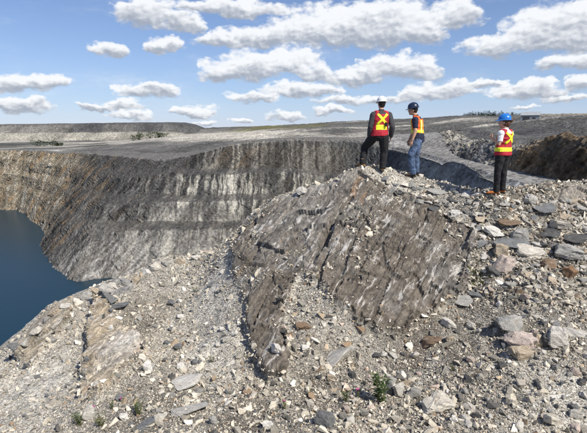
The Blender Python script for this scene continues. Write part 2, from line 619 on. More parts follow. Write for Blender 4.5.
def mat_water():
    m, g, b = new_mat('pit_lake_water')
    co = g.new('ShaderNodeNewGeometry').outputs['Position']
    b.inputs['Base Color'].default_value = (0.007, 0.030, 0.048, 1)
    b.inputs['Roughness'].default_value = 0.28
    b.inputs['IOR'].default_value = 1.33
    n = g.noise(g.vmath('MULTIPLY', co, (1.0, 0.6, 1.0)), 1.3, 4, 0.6)
    bp = g.new('ShaderNodeBump', {'Strength': 0.25, 'Distance': 0.12, 'Height': n})
    g.l.new(bp.outputs[0], b.inputs['Normal'])
    return m


M_GRAVEL, M_OUT, M_CHIP, M_STONE = mat_gravel(), mat_outcrop(), mat_chips(), mat_stone()
M_PIT, M_WASTE, M_WATER = mat_pit(), mat_plain_ground(), mat_water()
WATER = -55.0

# ------------------------------------------------------------------ far ground: heights of the plateau round the pit
RIM = [(-60, 151, 350), (10, 150, 330), (32, 151, 322), (58, 153, 300), (82, 153, 282), (98, 154.5, 262), (125, 156.5, 238),
       (150, 159, 226), (172, 159, 220), (195, 154, 216), (222, 146, 214), (250, 141.5, 213), (300, 138.5, 212), (352, 140, 214)]
RIM_PTS = [at(*p) for p in RIM] + [Vector(p) for p in ((40, 200, -9.2), (43, 180, -9.6), (43, 150, -9.9), (41, 128, -10), (37.5, 89, -10), (36, 77, -10), (36, 55, -10), (36, 30, -12))]
SHORE_PX = [(-70, 203), (2, 209.5), (17, 210.5), (31, 219.6), (45.5, 235), (40, 249), (66, 277), (96, 279), (120, 278.5),
            (160, 278), (205, 277), (250, 276), (296, 274), (325, 268)]
SHORE_PTS = [at_z(x, y, WATER) for x, y in SHORE_PX] + [Vector((x, y, WATER)) for x, y in ((4, 176), (2, 165), (0, 145), (-2, 128), (-6, 89), (-8, 77), (-10, 55), (-10, 30))]
ROAD_OUT = [(75, 262), (66, 215), (60, 185), (54, 150), (51, 118), (50.5, 95), (50.5, 75), (51, 55), (52, 35)]

GP = [(p.x, p.y, p.z) for p in RIM_PTS]
for q in [(20, 146, 400), (100, 145, 420), (-150, 145, 420), (0, 141, 500), (100, 140.5, 500), (170, 139, 480), (-200, 142, 520), (150, 139, 390),
          (200, 139.5, 300), (232, 136, 330), (200, 129, 620), (300, 124, 600), (390, 119.5, 560), (250, 126.5, 600), (300, 131, 330),
          (340, 129, 320), (390, 131, 300), (430, 133, 270), (440, 126, 380), (480, 129, 210), (587, 139, 104), (640, 140, 95),
          (546, 138, 104), (570, 126, 165), (587, 119, 230), (640, 119, 230), (530, 115, 320), (470, 116, 450), (640, 112.5, 330), (760, 114, 330),
          (760, 135, 120), (760, 160, 60), (446, 141, 195), (503, 142, 128)]:
    p = at(*q)
    GP.append((p.x, p.y, p.z))
for x, y in ((-900, 900), (-300, 950), (200, 950), (700, 950), (1100, 500), (-900, 400)):
    GP.append((x, y, -14))
G_rbf = RBF(GP, 0.5, 'lin')


def G(X, Y):
    X, Y = np.asarray(X, float), np.asarray(Y, float)
    rr = np.hypot(X, Y)
    k = np.minimum(1.0, 900 / np.maximum(rr, 1))
    z = G_rbf(X * k, Y * k)
    return np.where(rr > 620, z * (1 - smooth(rr, 620, 1000)) + (-16) * smooth(rr, 620, 1000), z)


def resample(pts_list, step):
    """resample several parallel polylines by the arc length of the first"""
    P = [np.array([tuple(p) for p in pts], float) for pts in pts_list]
    # smooth with a Catmull-Rom pass
    out = []
    n = len(P[0])
    for A in P:
        E = np.vstack([2 * A[0] - A[1], A, 2 * A[-1] - A[-2]])
        seg = []
        for i in range(n - 1):
            p0, p1, p2, p3 = E[i:i + 4]
            t = np.linspace(0, 1, 40, endpoint=False)[:, None]
            seg.append(0.5 * (2 * p1 + (p2 - p0) * t + (2 * p0 - 5 * p1 + 4 * p2 - p3) * t ** 2 + (3 * p1 - p0 - 3 * p2 + p3) * t ** 3))
        seg.append(A[-1:])
        out.append(np.vstack(seg))
    L = np.concatenate([[0], np.cumsum(np.linalg.norm(np.diff(out[0][:, :2], axis=0), axis=1))])
    m = int(L[-1] / step) + 2
    s = np.linspace(0, L[-1], m)
    return [np.stack([np.interp(s, L, A[:, i]) for i in range(A.shape[1])], 1) for A in out], s


def build_pit_wall():
    (rim, shore), s = resample([RIM_PTS, SHORE_PTS], 0.75)
    nc = len(s)
    z0 = G(rim[:, 0], rim[:, 1])
    pxr, _, _ = project(np.stack([rim[:, 0], rim[:, 1], z0], 1))
    right = rim[:, 1] < 195
    # how strongly the wall is benched: weak on the promontory
    kb = np.interp(pxr, [0, 60, 90, 140, 185], [0.7, 0.5, 0.25, 0.45, 1.0])
    L1, L2, L3 = -19.3, -29.3, -38.6
    fr = np.array([-0.45, -0.25, -0.08, 0.0, 0.13, 0.27, 0.38, 0.52, 0.61, 0.74, 1.0, 1.12])
    nrs = [5, 6, 4, 22, 8, 20, 8, 18, 8, 26, 6]
    rows_f, rows_i = [], []
    for i, n in enumerate(nrs):
        for j in range(n):
            rows_f.append(i + j / n)
    rows_f.append(len(nrs))
    rows_f = np.array(rows_f)
    nr = len(rows_f)
    wob = np.stack([s, s * 0, s * 0], 1)
    P = np.zeros((nr, nc, 3))
    wl = 1.3 * fbm(wob, 0.03, 3, 5)
    for c in range(nc):
        zz = z0[c]
        l1 = min(L1 + wl[c], zz - 1.0)
        zs = np.array([0, 0, 0, zz, l1 + 0.8, l1 - 0.6, L2 + wl[c] + 0.7, L2 + wl[c] - 0.7, L3 + wl[c] + 0.7, L3 + wl[c] - 0.7, WATER, WATER - 5])
        lin = zz + (WATER - zz) * np.clip(fr, 0, 1.12)
        zs[3:] = lin[3:] * (1 - kb[c]) + zs[3:] * kb[c]
        f = np.interp(rows_f, np.arange(12), fr)
        if rim[c, 1] < 212:
            f = np.where(f < 0, f * (0.05 + 0.95 * smooth(np.array([rim[c, 1]]), 195, 212)[0]), f)
        z = np.interp(rows_f, np.arange(12), zs)
        P[:, c, 0] = rim[c, 0] + (shore[c, 0] - rim[c, 0]) * f
        P[:, c, 1] = rim[c, 1] + (shore[c, 1] - rim[c, 1]) * f
        P[:, c, 2] = z
    top = rows_f < 3
    gz = G(P[top, :, 0], P[top, :, 1])
    fade = np.interp(rows_f[top], [0, 1, 3], [-0.9, 0.15, 0.0])[:, None]
    P[top, :, 2] = gz + fade
    rt = right[None, :] & top[:, None]
    low = np.interp(rows_f[top], [0, 2, 3], [-1.2, -0.3, 0.0])[:, None]
    P[top] = np.where(right[None, :, None], np.concatenate([P[top][..., :2], (z0[None] + low)[..., None]], 2), P[top])
    N = -grid_normals(P)
    N = np.where((N[..., 2:] < 0), -N, N)
    V = P.reshape(-1, 3)
    Nn = N.reshape(-1, 3)
    rf = np.repeat(rows_f, nc)
    depth = smooth(rf, 2.2, 3.4)
    amp_edge = np.where(rf >= 10.5, 0.3, 1.0) * (1 - 0.55 * np.tile(smooth(pxr, 150, 200), nr))
    disp = slabs(V, [(5.0, 16, 12, 1.1), (2.0, 7, 6, 0.7), (0.8, 3.0, 3.0, 0.35)], 3) + 0.9 * fbm(V * np.array([1, 1, 0.3]), 0.12, 4, 9) + 0.35 * fbm(V, 0.6, 3, 21)
    V = V + Nn * (disp * depth * amp_edge)[:, None]
    V[:, 2] += (1 - depth) * 0.35 * fbm(V, 0.25, 3, 4)
    V[:, 2] = np.where(rf < 3, np.minimum(V[:, 2], 50), V[:, 2])
    # rock colours, with fill light painted into the wall under the haul road
    px = np.tile(pxr, nr)
    slope = np.abs(Nn[:, 2])
    ledge = smooth(slope, 0.72, 0.9)
    dark = np.array([0.048, 0.048, 0.048])
    blue = np.array([0.060, 0.064, 0.068])
    tan = np.array([0.20, 0.17, 0.125])
    grav = np.array([0.072, 0.071, 0.069])
    big = fbm(V, 0.025, 3, 77)
    col = dark[None] * (1 + 0.35 * big)[:, None]
    wb = smooth(px, 300, 350)[:, None]
    col = col * (1 - wb) + blue * wb
    wt = (1 - smooth(px, 55, 105))[:, None]
    col = col * (1 - wt) + tan * wt
    side_fill = (1 - smooth(V[:, 1], 150, 205))[:, None]
    col = col * (1 - side_fill) + np.array([0.22, 0.212, 0.198]) * side_fill  # shaded road-side wall tinted lighter, standing in for fill light
    brown = (smooth(rf, 3, 3.4) * (1 - smooth(rf, 4.0, 5.0)) * smooth(px, 190, 230) * (1 - smooth(px, 330, 370)))[:, None]
    col = col * (1 - 0.6 * brown) + np.array([0.085, 0.074, 0.06]) * 0.6 * brown
    lg = (ledge * (0.8 * kb[np.tile(np.arange(nc), nr)] + 0.15))[:, None]
    lcol = np.where((wt > 0.4), np.array([0.25, 0.23, 0.2])[None], grav[None])
    col = col * (1 - lg) + lcol * lg
    tp = (rf < 3.05)[:, None]
    col = np.where(tp, np.array([0.16, 0.155, 0.145])[None], col)
    col = np.where(tp & (px > 385)[:, None] & (V[:, 1] < 200)[:, None], np.array([0.2, 0.196, 0.19])[None], col)
    pale = smooth(px, 150, 195) * (1 - smooth(px, 262, 345)) * (rf > 3) * (1 - 0.85 * ledge)
    pale = pale * np.interp(rf, [3, 4, 5, 6, 7, 8, 9, 10], [0.28, 0.28, 0.95, 1, 1, 0.9, 0.6, 0.35])
    pale += 0.55 * (1 - smooth(px, 60, 110)) * (rf > 3) * (1 - 0.6 * ledge)
    pale += 0.14 * (rf > 3) * smooth(px, 90, 120)
    rusty = (1 - smooth(px, 90, 140)) * 1.0 * (rf > 3) * (1 - 0.5 * ledge) + 0.12 * brown[:, 0] + 0.08 * (rf > 3)
    streak = np.where(rf < 3.05, 0.15, 1 - 0.75 * ledge) * (1 - 0.45 * smooth(px, 150, 200)) * (0.6 + 0.4 * smooth(px, 60, 110))
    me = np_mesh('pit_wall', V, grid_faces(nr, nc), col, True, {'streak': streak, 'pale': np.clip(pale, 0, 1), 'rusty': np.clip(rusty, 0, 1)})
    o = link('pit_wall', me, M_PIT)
    tag(o, 'benched grey rock wall of the open pit around the lake', kind='structure')
    return rim, shore


RIMC, SHOREC = build_pit_wall()


def road_z(x, y):
    k = smooth(y, 150, 225)
    return -10.0 * (1 - k) + G(x, y) * k


def build_bank():
    """rock cut along the outer edge of the haul road, brown and rusty at its near end"""
    (base,), s = resample([[(x, y, 0) for x, y in ROAD_OUT]], 0.4)
    nc = len(s)
    d = np.gradient(base[:, :2], axis=0)
    d /= np.linalg.norm(d, axis=1, keepdims=True)
    nrm = np.stack([-d[:, 1], d[:, 0]], 1)
    nrm *= np.sign(nrm[:, :1] + 1e-6)
    yy = base[:, 1]
    zroad = road_z(base[:, 0], yy)
    ztop = np.interp(yy, [40, 84, 100, 118, 130, 160, 200, 240, 262], [-1.6, -1.7, -1.9, -4.6, -3.9, -4.9, -5.6, -6.4, -7.2])
    ke = smooth(yy, 190, 235)
    ztop = ztop * (1 - ke) + (G(base[:, 0] + 6, yy) + 0.2) * ke
    wid = np.interp(yy, [40, 100, 130, 190, 262], [4.5, 4.5, 8, 12, 10])
    rows = np.concatenate([np.linspace(-0.5, 0, 4)[:-1], np.linspace(0, 1, 40), np.linspace(1, 4, 26)[1:]])
    nr = len(rows)
    P = np.zeros((nr, nc, 3))
    for i, r in enumerate(rows):
        o = wid * r if r <= 1 else wid + (r - 1) * 5
        P[i, :, 0] = base[:, 0] + nrm[:, 0] * o
        P[i, :, 1] = base[:, 1] + nrm[:, 1] * o
        if r < 0:
            P[i, :, 2] = zroad - 1.0
        elif r <= 1:
            P[i, :, 2] = zroad - 0.6 + (ztop - zroad + 0.6) * (1 - (1 - r) ** 1.45)
        else:
            g_ = G(P[i, :, 0], P[i, :, 1])
            k = smooth(np.array([r]), 1.0, 2.5)[0]
            P[i, :, 2] = ztop * (1 - k) + (g_ + 0.45 - 2.2 * max(0, r - 3.2)) * k
    N = grid_normals(P)
    N = np.where(N[..., 2:] < 0, -N, N)
    V = P.reshape(-1, 3)
    Nn = N.reshape(-1, 3)
    rr = np.repeat(rows, nc)
    face = smooth(rr, 0.0, 0.15) * (1 - smooth(rr, 1.0, 1.25))
    disp = slabs(V, [(2.2, 5, 4, 1.0), (0.8, 2.0, 2.0, 0.55), (0.35, 1, 1, 0.25)], 12) + 0.9 * fbm(V, 0.18, 3, 3) + 0.35 * fbm(V, 0.9, 3, 8)
    V = V + Nn * (disp * (0.25 + 0.75 * face))[:, None]
    y = V[:, 1]
    near = 1 - smooth(y, 104, 124)
    big = fbm(V, 0.12, 3, 31)
    cb = np.array([0.155, 0.115, 0.075])
    cg = np.array([0.125, 0.122, 0.118])
    cl = np.array([0.30, 0.28, 0.24])
    col = cb * near[:, None] + cg * (1 - near)[:, None]
    lw = (smooth(big + 0.25 * (rr > 0.55), 0.0, 0.35) * (1 - near))[:, None]
    col = col * (1 - lw) + cl * lw
    tp = smooth(rr, 1.0, 1.2)[:, None]
    col = col * (1 - tp) + (np.array([0.15, 0.135, 0.115]) * near[:, None] + np.array([0.15, 0.147, 0.14]) * (1 - near)[:, None]) * tp
    me = np_mesh('rock_cut', V, grid_faces(nr, nc), col, True,
                 {'streak': 0.25 + 0.7 * face, 'pale': 0.15 * face + 0.1 * (1 - near) * face, 'rusty': near * (0.75 * face + 0.2)})
    tag(link('rock_cut', me, M_PIT), 'rock cut along the haul road, rusty brown at its near end', kind='structure')
    return base, nrm, wid


BANK_BASE, BANK_N, BANK_W = build_bank()


def build_plateau():
    # geometric rings, fine in view
    th = np.concatenate([np.radians(np.linspace(-75, -38, 60)), np.radians(np.linspace(-38, 40, 470))[1:], np.radians(np.linspace(40, 75, 60))[1:]])
    rr = np.concatenate([np.geomspace(30, 700, 340), np.geomspace(700, 9000, 40)[1:]])
    T, RR = np.meshgrid(th, rr)
    X, Y = RR * np.sin(T), RR * np.cos(T)
    Z = G(X, Y)
    # cut away pit, road and rock cut (their meshes overlap this sheet by a few metres)
    outer = [(-600, 360)] + [(p[0], p[1]) for p in (RIMC[::20])]
    n_right = RIMC[:, 1] >= 205
    pit = [(p[0], p[1]) for p in RIMC[n_right][::12]]
    vx = RIMC[n_right] - SHOREC[n_right]
    vx = vx[:, :2] / np.linalg.norm(vx[:, :2], axis=1, keepdims=True)
    pitp = (RIMC[n_right][:, :2] + vx * 5.0)[::12]
    bank = BANK_BASE[:, :2] + BANK_N * (BANK_W + 9)[:, None]
    poly = [tuple(p) for p in pitp] + [(48, 226), (66, 238)] + [tuple(p) for p in bank[::12] if p[1] < 238] + [(75, 20), (-400, 20), (-600, 300)]
    P = np.stack([X, Y, Z], 2).reshape(-1, 3)
    inside = in_poly(P[:, 0], P[:, 1], poly)
    dist = np.hypot(P[:, 0], P[:, 1])
    k = smooth(dist, 60, 160) * (1 - smooth(dist, 700, 1500))
    rough = 1.6 * fbm(P, 0.02, 4, 6) + 0.9 * np.abs(fbm(P, 0.09, 3, 14)) + 0.5 * fbm(P, 0.4, 2, 2)
    # windrows of tipped rock on the right
    pxv, pyv, _ = project(P)
    rgt = smooth(pxv, 430, 500) * (1 - smooth(dist, 330, 450))
    rough = rough + rgt * (0.9 * fbm(P * np.array([1, 0.5, 1]), 0.35, 3, 44, 0.6, True))
    flat_left = (1 - smooth(pxv, 120, 190)) * 0.75
    edge = smooth(-poly_dist(P[:, 0], P[:, 1], poly), 2, 22)
    P[:, 2] += rough * k * (1 - flat_left) * edge
    ff = grid_faces(len(rr), len(th))
    keep = ~(inside[ff].any(axis=1))
    grey = np.array([0.115, 0.113, 0.107])
    lite = np.array([0.38, 0.36, 0.315])
    dk = np.array([0.082, 0.082, 0.082])
    big = fbm(P * np.array([1, 2.0, 1]), 0.014, 4, 15) * 0.6 + fbm(np.stack([pxv * 0.012, pyv * 0 + dist * 0.03, pyv * 0], 1), 1.0, 3, 8) * 0.6
    col = grey[None] * (1 + 0.4 * big)[:, None]
    lw = (smooth(big, 0.0, 0.34) * (1 - 0.8 * smooth(pxv, 470, 520)))[:, None]
    col = col * (1 - lw) + lite * lw
    # graded pale apron left of the middle (upper bench shoulder and access track)
    aw = (smooth(pxv, 120, 180) * (1 - smooth(pxv, 330, 420)) * smooth(pyv, 128, 131) * (1 - smooth(pyv, 138, 142)))[:, None] * smooth(fbm(P * np.array([.6, 2, 1]), 0.02, 3, 99), -0.2, 0.25)[:, None]
    col = col * (1 - 0.75 * aw) + np.array([0.46, 0.435, 0.385]) * 0.75 * aw
    for poly_, tone, kk in (([(150, 141), (185, 134.5), (235, 131.5), (300, 130.5), (268, 136), (236, 139.5), (190, 143)], (0.47, 0.44, 0.385), 0.85),
                            ([(60, 150), (130, 143), (190, 143), (236, 140), (205, 158), (150, 164)], (0.125, 0.122, 0.117), 0.8),
                            ([(180, 131), (300, 126), (420, 124), (300, 129), (185, 134)], (0.13, 0.128, 0.12), 0.7),
                            ([(100, 141), (150, 137), (185, 135), (150, 141), (110, 144)], (0.40, 0.375, 0.33), 0.7)):
        bb = (pxv > 40) & (pxv < 440) & (pyv > 118) & (pyv < 172)
        sdp = np.full(len(P), -9.0)
        sdp[bb] = poly_dist(pxv[bb], pyv[bb], poly_)
        m_ = (smooth(sdp + 2.5 * fbm(P, 0.03, 3, 7), -0.8, 0.8) * kk)[:, None]
        col = col * (1 - m_) + np.array(tone) * m_
    dw = (smooth(pxv, 480, 520) * (1 - smooth(dist, 230, 275)))[:, None]
    col = col * (1 - 0.75 * dw) + dk * 0.75 * dw
    # a thin cover of dry grass and moss along the far skyline
    gr = (smooth(dist, 380, 470) * (1 - smooth(dist, 620, 800)) * smooth(fbm(P * np.array([1, .5, 1]), 0.008, 3, 123), -0.15, 0.25) * smooth(pxv, 190, 260) * (1 - smooth(pxv, 540, 590)))[:, None]
    col = col * (1 - 0.8 * gr) + np.array([0.15, 0.145, 0.055]) * 0.8 * gr
    sand = (smooth(dist, 300, 380) * smooth(pxv, 520, 560))[:, None]
    col = col * (1 - sand) + np.array([0.30, 0.27, 0.22]) * sand
    fw = smooth(dist, 750, 1200)[:, None]
    col = col * (1 - fw) + np.array([0.10, 0.11, 0.07]) * fw
    idx, f2 = submesh(P, ff, keep)
    me = np_mesh('ground', P[idx], f2, col[idx], False)
    tag(link('ground', me, M_WASTE), 'grey waste rock plateau around the pit running to the skyline', kind='structure')


build_plateau()


def build_road():
    yy = np.linspace(262, 30, 330)
    (inner,), _ = resample([[(p.x, p.y, 0) for p in RIM_PTS[13:]]], 0.5)
    ix = np.interp(yy, inner[::-1, 1], inner[::-1, 0])
    (outer,), _ = resample([[(x, y, 0) for x, y in ROAD_OUT]], 0.5)
    ox = np.interp(yy, outer[::-1, 1], outer[::-1, 0])
    ix = np.where(yy > 196, np.interp(yy, [196, 262], [40.5, 56]), ix)
    nc = 48
    t = np.linspace(0, 1, nc)
    X = ix[:, None] - 0.5 + (ox - ix + 2.6)[:, None] * t[None]
    Y = np.repeat(yy[:, None], nc, 1)
    Z = road_z(X, Y) + 0 * X
    # safety berm on the pit side, shallow ruts
    bx = (X - ix[:, None])
    Z = Z + 0.25 * (1 - 2.2 * smooth(Y, 236, 260)) + 0.95 * (1 - smooth(Y, 190, 225)) * np.exp(-((bx - 1.9) / 0.9) ** 2) - 0.12 * np.exp(-((bx - 5.2) / 0.7) ** 2) - 0.12 * np.exp(-((bx - 8.4) / 0.7) ** 2)
    P = np.stack([X, Y, Z], 2).reshape(-1, 3)
    P[:, 2] += 0.10 * fbm(P, 0.8, 3, 5) + 0.3 * np.exp(-((bx.ravel() - 1.9) / 0.9) ** 2) * fbm(P, 0.9, 2, 4)
    ff = grid_faces(len(yy), nc)[:, ::-1]
    base = np.array([0.225, 0.22, 0.212])
    n = fbm(P * np.array([1, 0.25, 1]), 0.3, 3, 61)
    col = base[None] * (1 + 0.22 * n)[:, None]
    me = np_mesh('haul_road', P, ff, col, False)
    tag(link('haul_road', me, M_WASTE), 'graded grey gravel haul road along the pit rim', kind='structure')


build_road()

# lake
lp = [(-1500, 40), (120, 40), (120, 420), (-1500, 420)]
me = np_mesh('lake', [(x, y, WATER) for x, y in lp], [[0, 1, 2, 3]], flat=False)
tag(link('lake', me, M_WATER), 'dark blue lake at the bottom of the pit', kind='structure')


def build_spoil():
    """two-tier flat-topped waste dump beyond the far left rim"""
    pxs = np.linspace(-160, 204, 420)
    top_y = np.interp(pxs, [-160, 0, 60, 130, 172, 184, 192, 204], [126, 124.3, 123.6, 122.6, 122.2, 124.5, 127.5, 139])
    prof = np.array([(-0.1, 500), (0.0, 503), (0.42, 516), (0.46, 528), (0.95, 545), (1.0, 549), (1.02, 620), (0.3, 700)])
    rows = np.concatenate([np.linspace(0, 1, 3)[:-1], np.linspace(1, 2, 16)[:-1], np.linspace(2, 3, 6)[:-1], np.linspace(3, 4, 18)[:-1], np.linspace(4, 5, 5)[:-1], np.linspace(5, 7, 12)])
    nr, nc = len(rows), len(pxs)
    P = np.zeros((nr, nc, 3))
    for c in range(nc):
        tp = at(pxs[c], top_y[c], 549)
        bs = at(pxs[c], 141, 503)
        zb = min(bs.z, G(bs.x, bs.y).item()) - 0.5
        hf = np.interp(rows, np.arange(8), prof[:, 0])
        dd = np.interp(rows, np.arange(8), prof[:, 1])
        P[:, c, 0] = tp.x
        P[:, c, 1] = dd
        P[:, c, 2] = zb + (max(tp.z, zb + 0.5) - zb) * hf
    N = grid_normals(P)
    N = np.where(N[..., 2:] < 0, -N, N)
    V = P.reshape(-1, 3)
    Nn = N.reshape(-1, 3)
    rw = np.repeat(rows, nc)
    d = 1.6 * fbm(V * np.array([1, 0.1, 0.15]), 0.09, 4, 5) + 0.5 * fbm(V, 0.3, 3, 7)
    V = V + Nn * (d * smooth(rw, 0.5, 1.2) * (1 - 0.7 * smooth(rw, 4.2, 5)))[:, None]
    n = fbm(V * np.array([1, 0.2, 0.25]), 0.03, 4, 17)
    up = smooth(rw, 2.6, 3.2)[:, None]
    lo = np.array([0.29, 0.275, 0.235])
    hi = np.array([0.075, 0.075, 0.077])
    col = lo * (1 - up) + hi * up
    lw = smooth(n, -0.05, 0.3)[:, None] * (0.35 - 0.12 * up)
    col = col * (1 - lw) + np.array([0.27, 0.255, 0.225]) * lw
    lf = (1 - smooth(V[:, 0], -300, -235))[:, None] * up * 0.7
    col = col * (1 - lf) + np.array([0.22, 0.21, 0.19]) * lf
    rim = smooth(rw, 3.7, 4.0)[:, None] * 0.6
    col = col * (1 - rim) + np.array([0.075, 0.075, 0.078]) * rim
    me = np_mesh('spoil_heap', V, grid_faces(nr, nc), col, False)
    tag(link('spoil_heap', me, M_WASTE), 'flat-topped grey two-tier waste dump beyond the far left pit rim', kind='structure')


build_spoil()

# ------------------------------------------------------------------ foreground hill
CREST = [(-60, 392, 9.2), (2, 353, 9.6), (21, 338, 9.8), (35, 326, 10.0), (54, 306, 10.3), (77, 299, 10.6), (98, 286, 11.0), (124, 279, 11.4), (140, 273, 11.6),
         (156, 262, 11.8), (187, 257, 12.0), (205, 251, 12.1), (239, 233, 12.1), (254, 215, 12.0), (270, 200, 11.9), (294, 191, 11.7), (310, 185, 11.5), (332, 184, 11.4),
         (346, 175, 11.3), (357, 167, 11.3), (374, 169, 11.35), (388, 172, 11.45), (401, 175, 11.6), (418, 178.5, 11.6), (442, 186, 11.2), (466, 191, 10.7),
         (490, 192.5, 10.3), (517, 190, 10.3), (540, 190, 10.4), (560, 184, 10.6), (587, 181, 10.9), (640, 180, 11.2), (720, 180, 11.4)]
BODY = [(0, 433, 6.2), (60, 433, 5.9), (120, 433, 5.6), (200, 433, 5.4), (300, 433, 5.25), (400, 433, 5.2), (500, 433, 5.1), (587, 433, 5.1), (680, 433, 5.1), (-70, 433, 6.6),
        (0, 390, 7.7), (60, 380, 7.5), (60, 340, 9.0), (130, 390, 6.6), (130, 345, 8.2), (130, 310, 9.6), (200, 380, 6.9), (200, 330, 8.6), (200, 290, 10.2), (180, 270, 11.2),
        (235, 380, 6.75), (234, 330, 7.9), (228, 290, 9.1), (228, 255, 10.5),
        (300, 400, 6.1), (268, 382, 6.6), (285, 372, 6.75), (250, 345, 7.55), (243, 300, 8.6), (240, 268, 9.5),
        (300, 350, 7.1), (320, 330, 7.5), (310, 300, 8.1), (290, 280, 8.6), (270, 250, 9.6), (280, 220, 10.7),
        (340, 350, 7.2), (400, 345, 7.35), (440, 320, 7.75), (478, 298, 8.1), (340, 312, 7.75), (380, 300, 7.95), (400, 270, 8.6), (360, 250, 9.0),
        (430, 260, 8.75), (470, 255, 8.9), (330, 215, 10.3), (380, 215, 10.0), (430, 222, 9.7), (475, 232, 9.4), (400, 195, 10.8),
        (480, 215, 9.8), (530, 215, 9.7), (580, 205, 10.1), (490, 197, 10.0), (520, 250, 8.9), (580, 250, 8.9), (640, 250, 8.9), (520, 290, 7.9), (587, 300, 7.7), (660, 300, 7.7),
        (530, 345, 6.75), (470, 350, 6.95), (400, 390, 6.2), (587, 370, 6.2), (500, 395, 5.9), (450, 400, 5.95), (690, 350, 6.5)]
CPT = [at(*c) for c in CREST]
HP = [tuple(p) for p in CPT] + [tuple(at(*b)) for b in BODY]
for (px, py, d), c in zip(CREST, CPT):
    k = 1.0 + 1.4 / d
    dr = 0.62 if px < 240 else 0.5
    HP.append((c.x * k, c.y * k, c.z - dr * 1.0))
    k = 1.0 + 3.2 / d
    HP.append((c.x * k, c.y * k, c.z - dr * 3.6))
H_rbf = RBF(HP, 0.004, 'tps')
_cx = np.array([c.x for c in CPT])
_cy = np.array([c.y for c in CPT])


def H0(X, Y):
    """smooth height of the hill in world coordinates"""
    yc = np.interp(X, _cx, _cy) + 2.6
    xc = np.clip(X, -8.6, 9.6)
    y2 = np.clip(Y, 4.6, yc)
    z = H_rbf(xc, y2) - 0.8 * (Y - yc) * (Y > yc) - 0.65 * np.maximum(0, -8.6 - X)
    zn = np.minimum(-1.68, z + 0.62 * np.maximum(0, 4.6 - Y))
    return np.where(Y < 4.6, zn, z)


def pix_ground(px, py):
    """where the ray of a photo pixel meets the hill (march on the smooth heights)"""
    r = ray(px, py)
    d = np.arange(3.5, 16, 0.02)
    z = H0(r.x / r.y * d, d)
    rz = r.z / r.y * d
    hit = np.nonzero(rz < z)[0]
    i = hit[0] if len(hit) else len(d) - 1
    return r.x / r.y * d[i], d[i]


OUT_MAIN = [(248, 219), (262, 207), (285, 196), (305, 188), (335, 186), (350, 176), (359, 169), (368, 176), (380, 186), (404, 196), (430, 208), (455, 224), (479, 240),
            (474, 262), (466, 292), (452, 303), (430, 318), (408, 334), (382, 338), (356, 330), (338, 306), (326, 300), (318, 285), (300, 281), (288, 300), (283, 318), (291, 338), (293, 362),
            (288, 379), (266, 382), (254, 352), (246, 322), (238, 292), (235, 262), (234, 240)]
OUT_FIN = [(96, 300), (104, 297), (109, 306), (112, 320), (119, 332), (128, 344), (146, 348), (152, 356), (140, 366), (124, 376), (112, 392), (98, 402), (80, 396), (77, 384), (84, 358), (88, 328)]
OUT_LEFT = [(24, 345), (36, 328), (47, 314), (57, 306), (70, 303), (74, 310), (66, 326), (56, 342), (44, 360), (30, 372), (18, 368)]
OUT_TOP = [(94, 292), (108, 284), (124, 281), (138, 280), (140, 290), (128, 300), (116, 305), (106, 303), (98, 299)]
OUT_RIGHT = [(548, 196), (556, 188), (570, 185), (590, 184), (596, 205), (580, 213), (560, 211)]
OUTS = [('main', OUT_MAIN, 0.15), ('fin', OUT_FIN, 0.30), ('left', OUT_LEFT, 0.24), ('top', OUT_TOP, 0.20), ('right', OUT_RIGHT, 0.12)]
OUT_PLAN = [(n, [pix_ground(*p) for p in poly], h) for n, poly, h in OUTS]


def var_axis(lo, fine0, fine1, hi, step, grow):
    a = list(np.arange(fine0, fine1 + 1e-6, step))
    x, s = a[-1], step
    while x < hi:
        s *= grow
        x += s
        a.append(x)
    x, s = a[0], step
    pre = []
    while x > lo:
        s *= grow
        x -= s
        pre.append(x)
    return np.array(pre[::-1] + a)


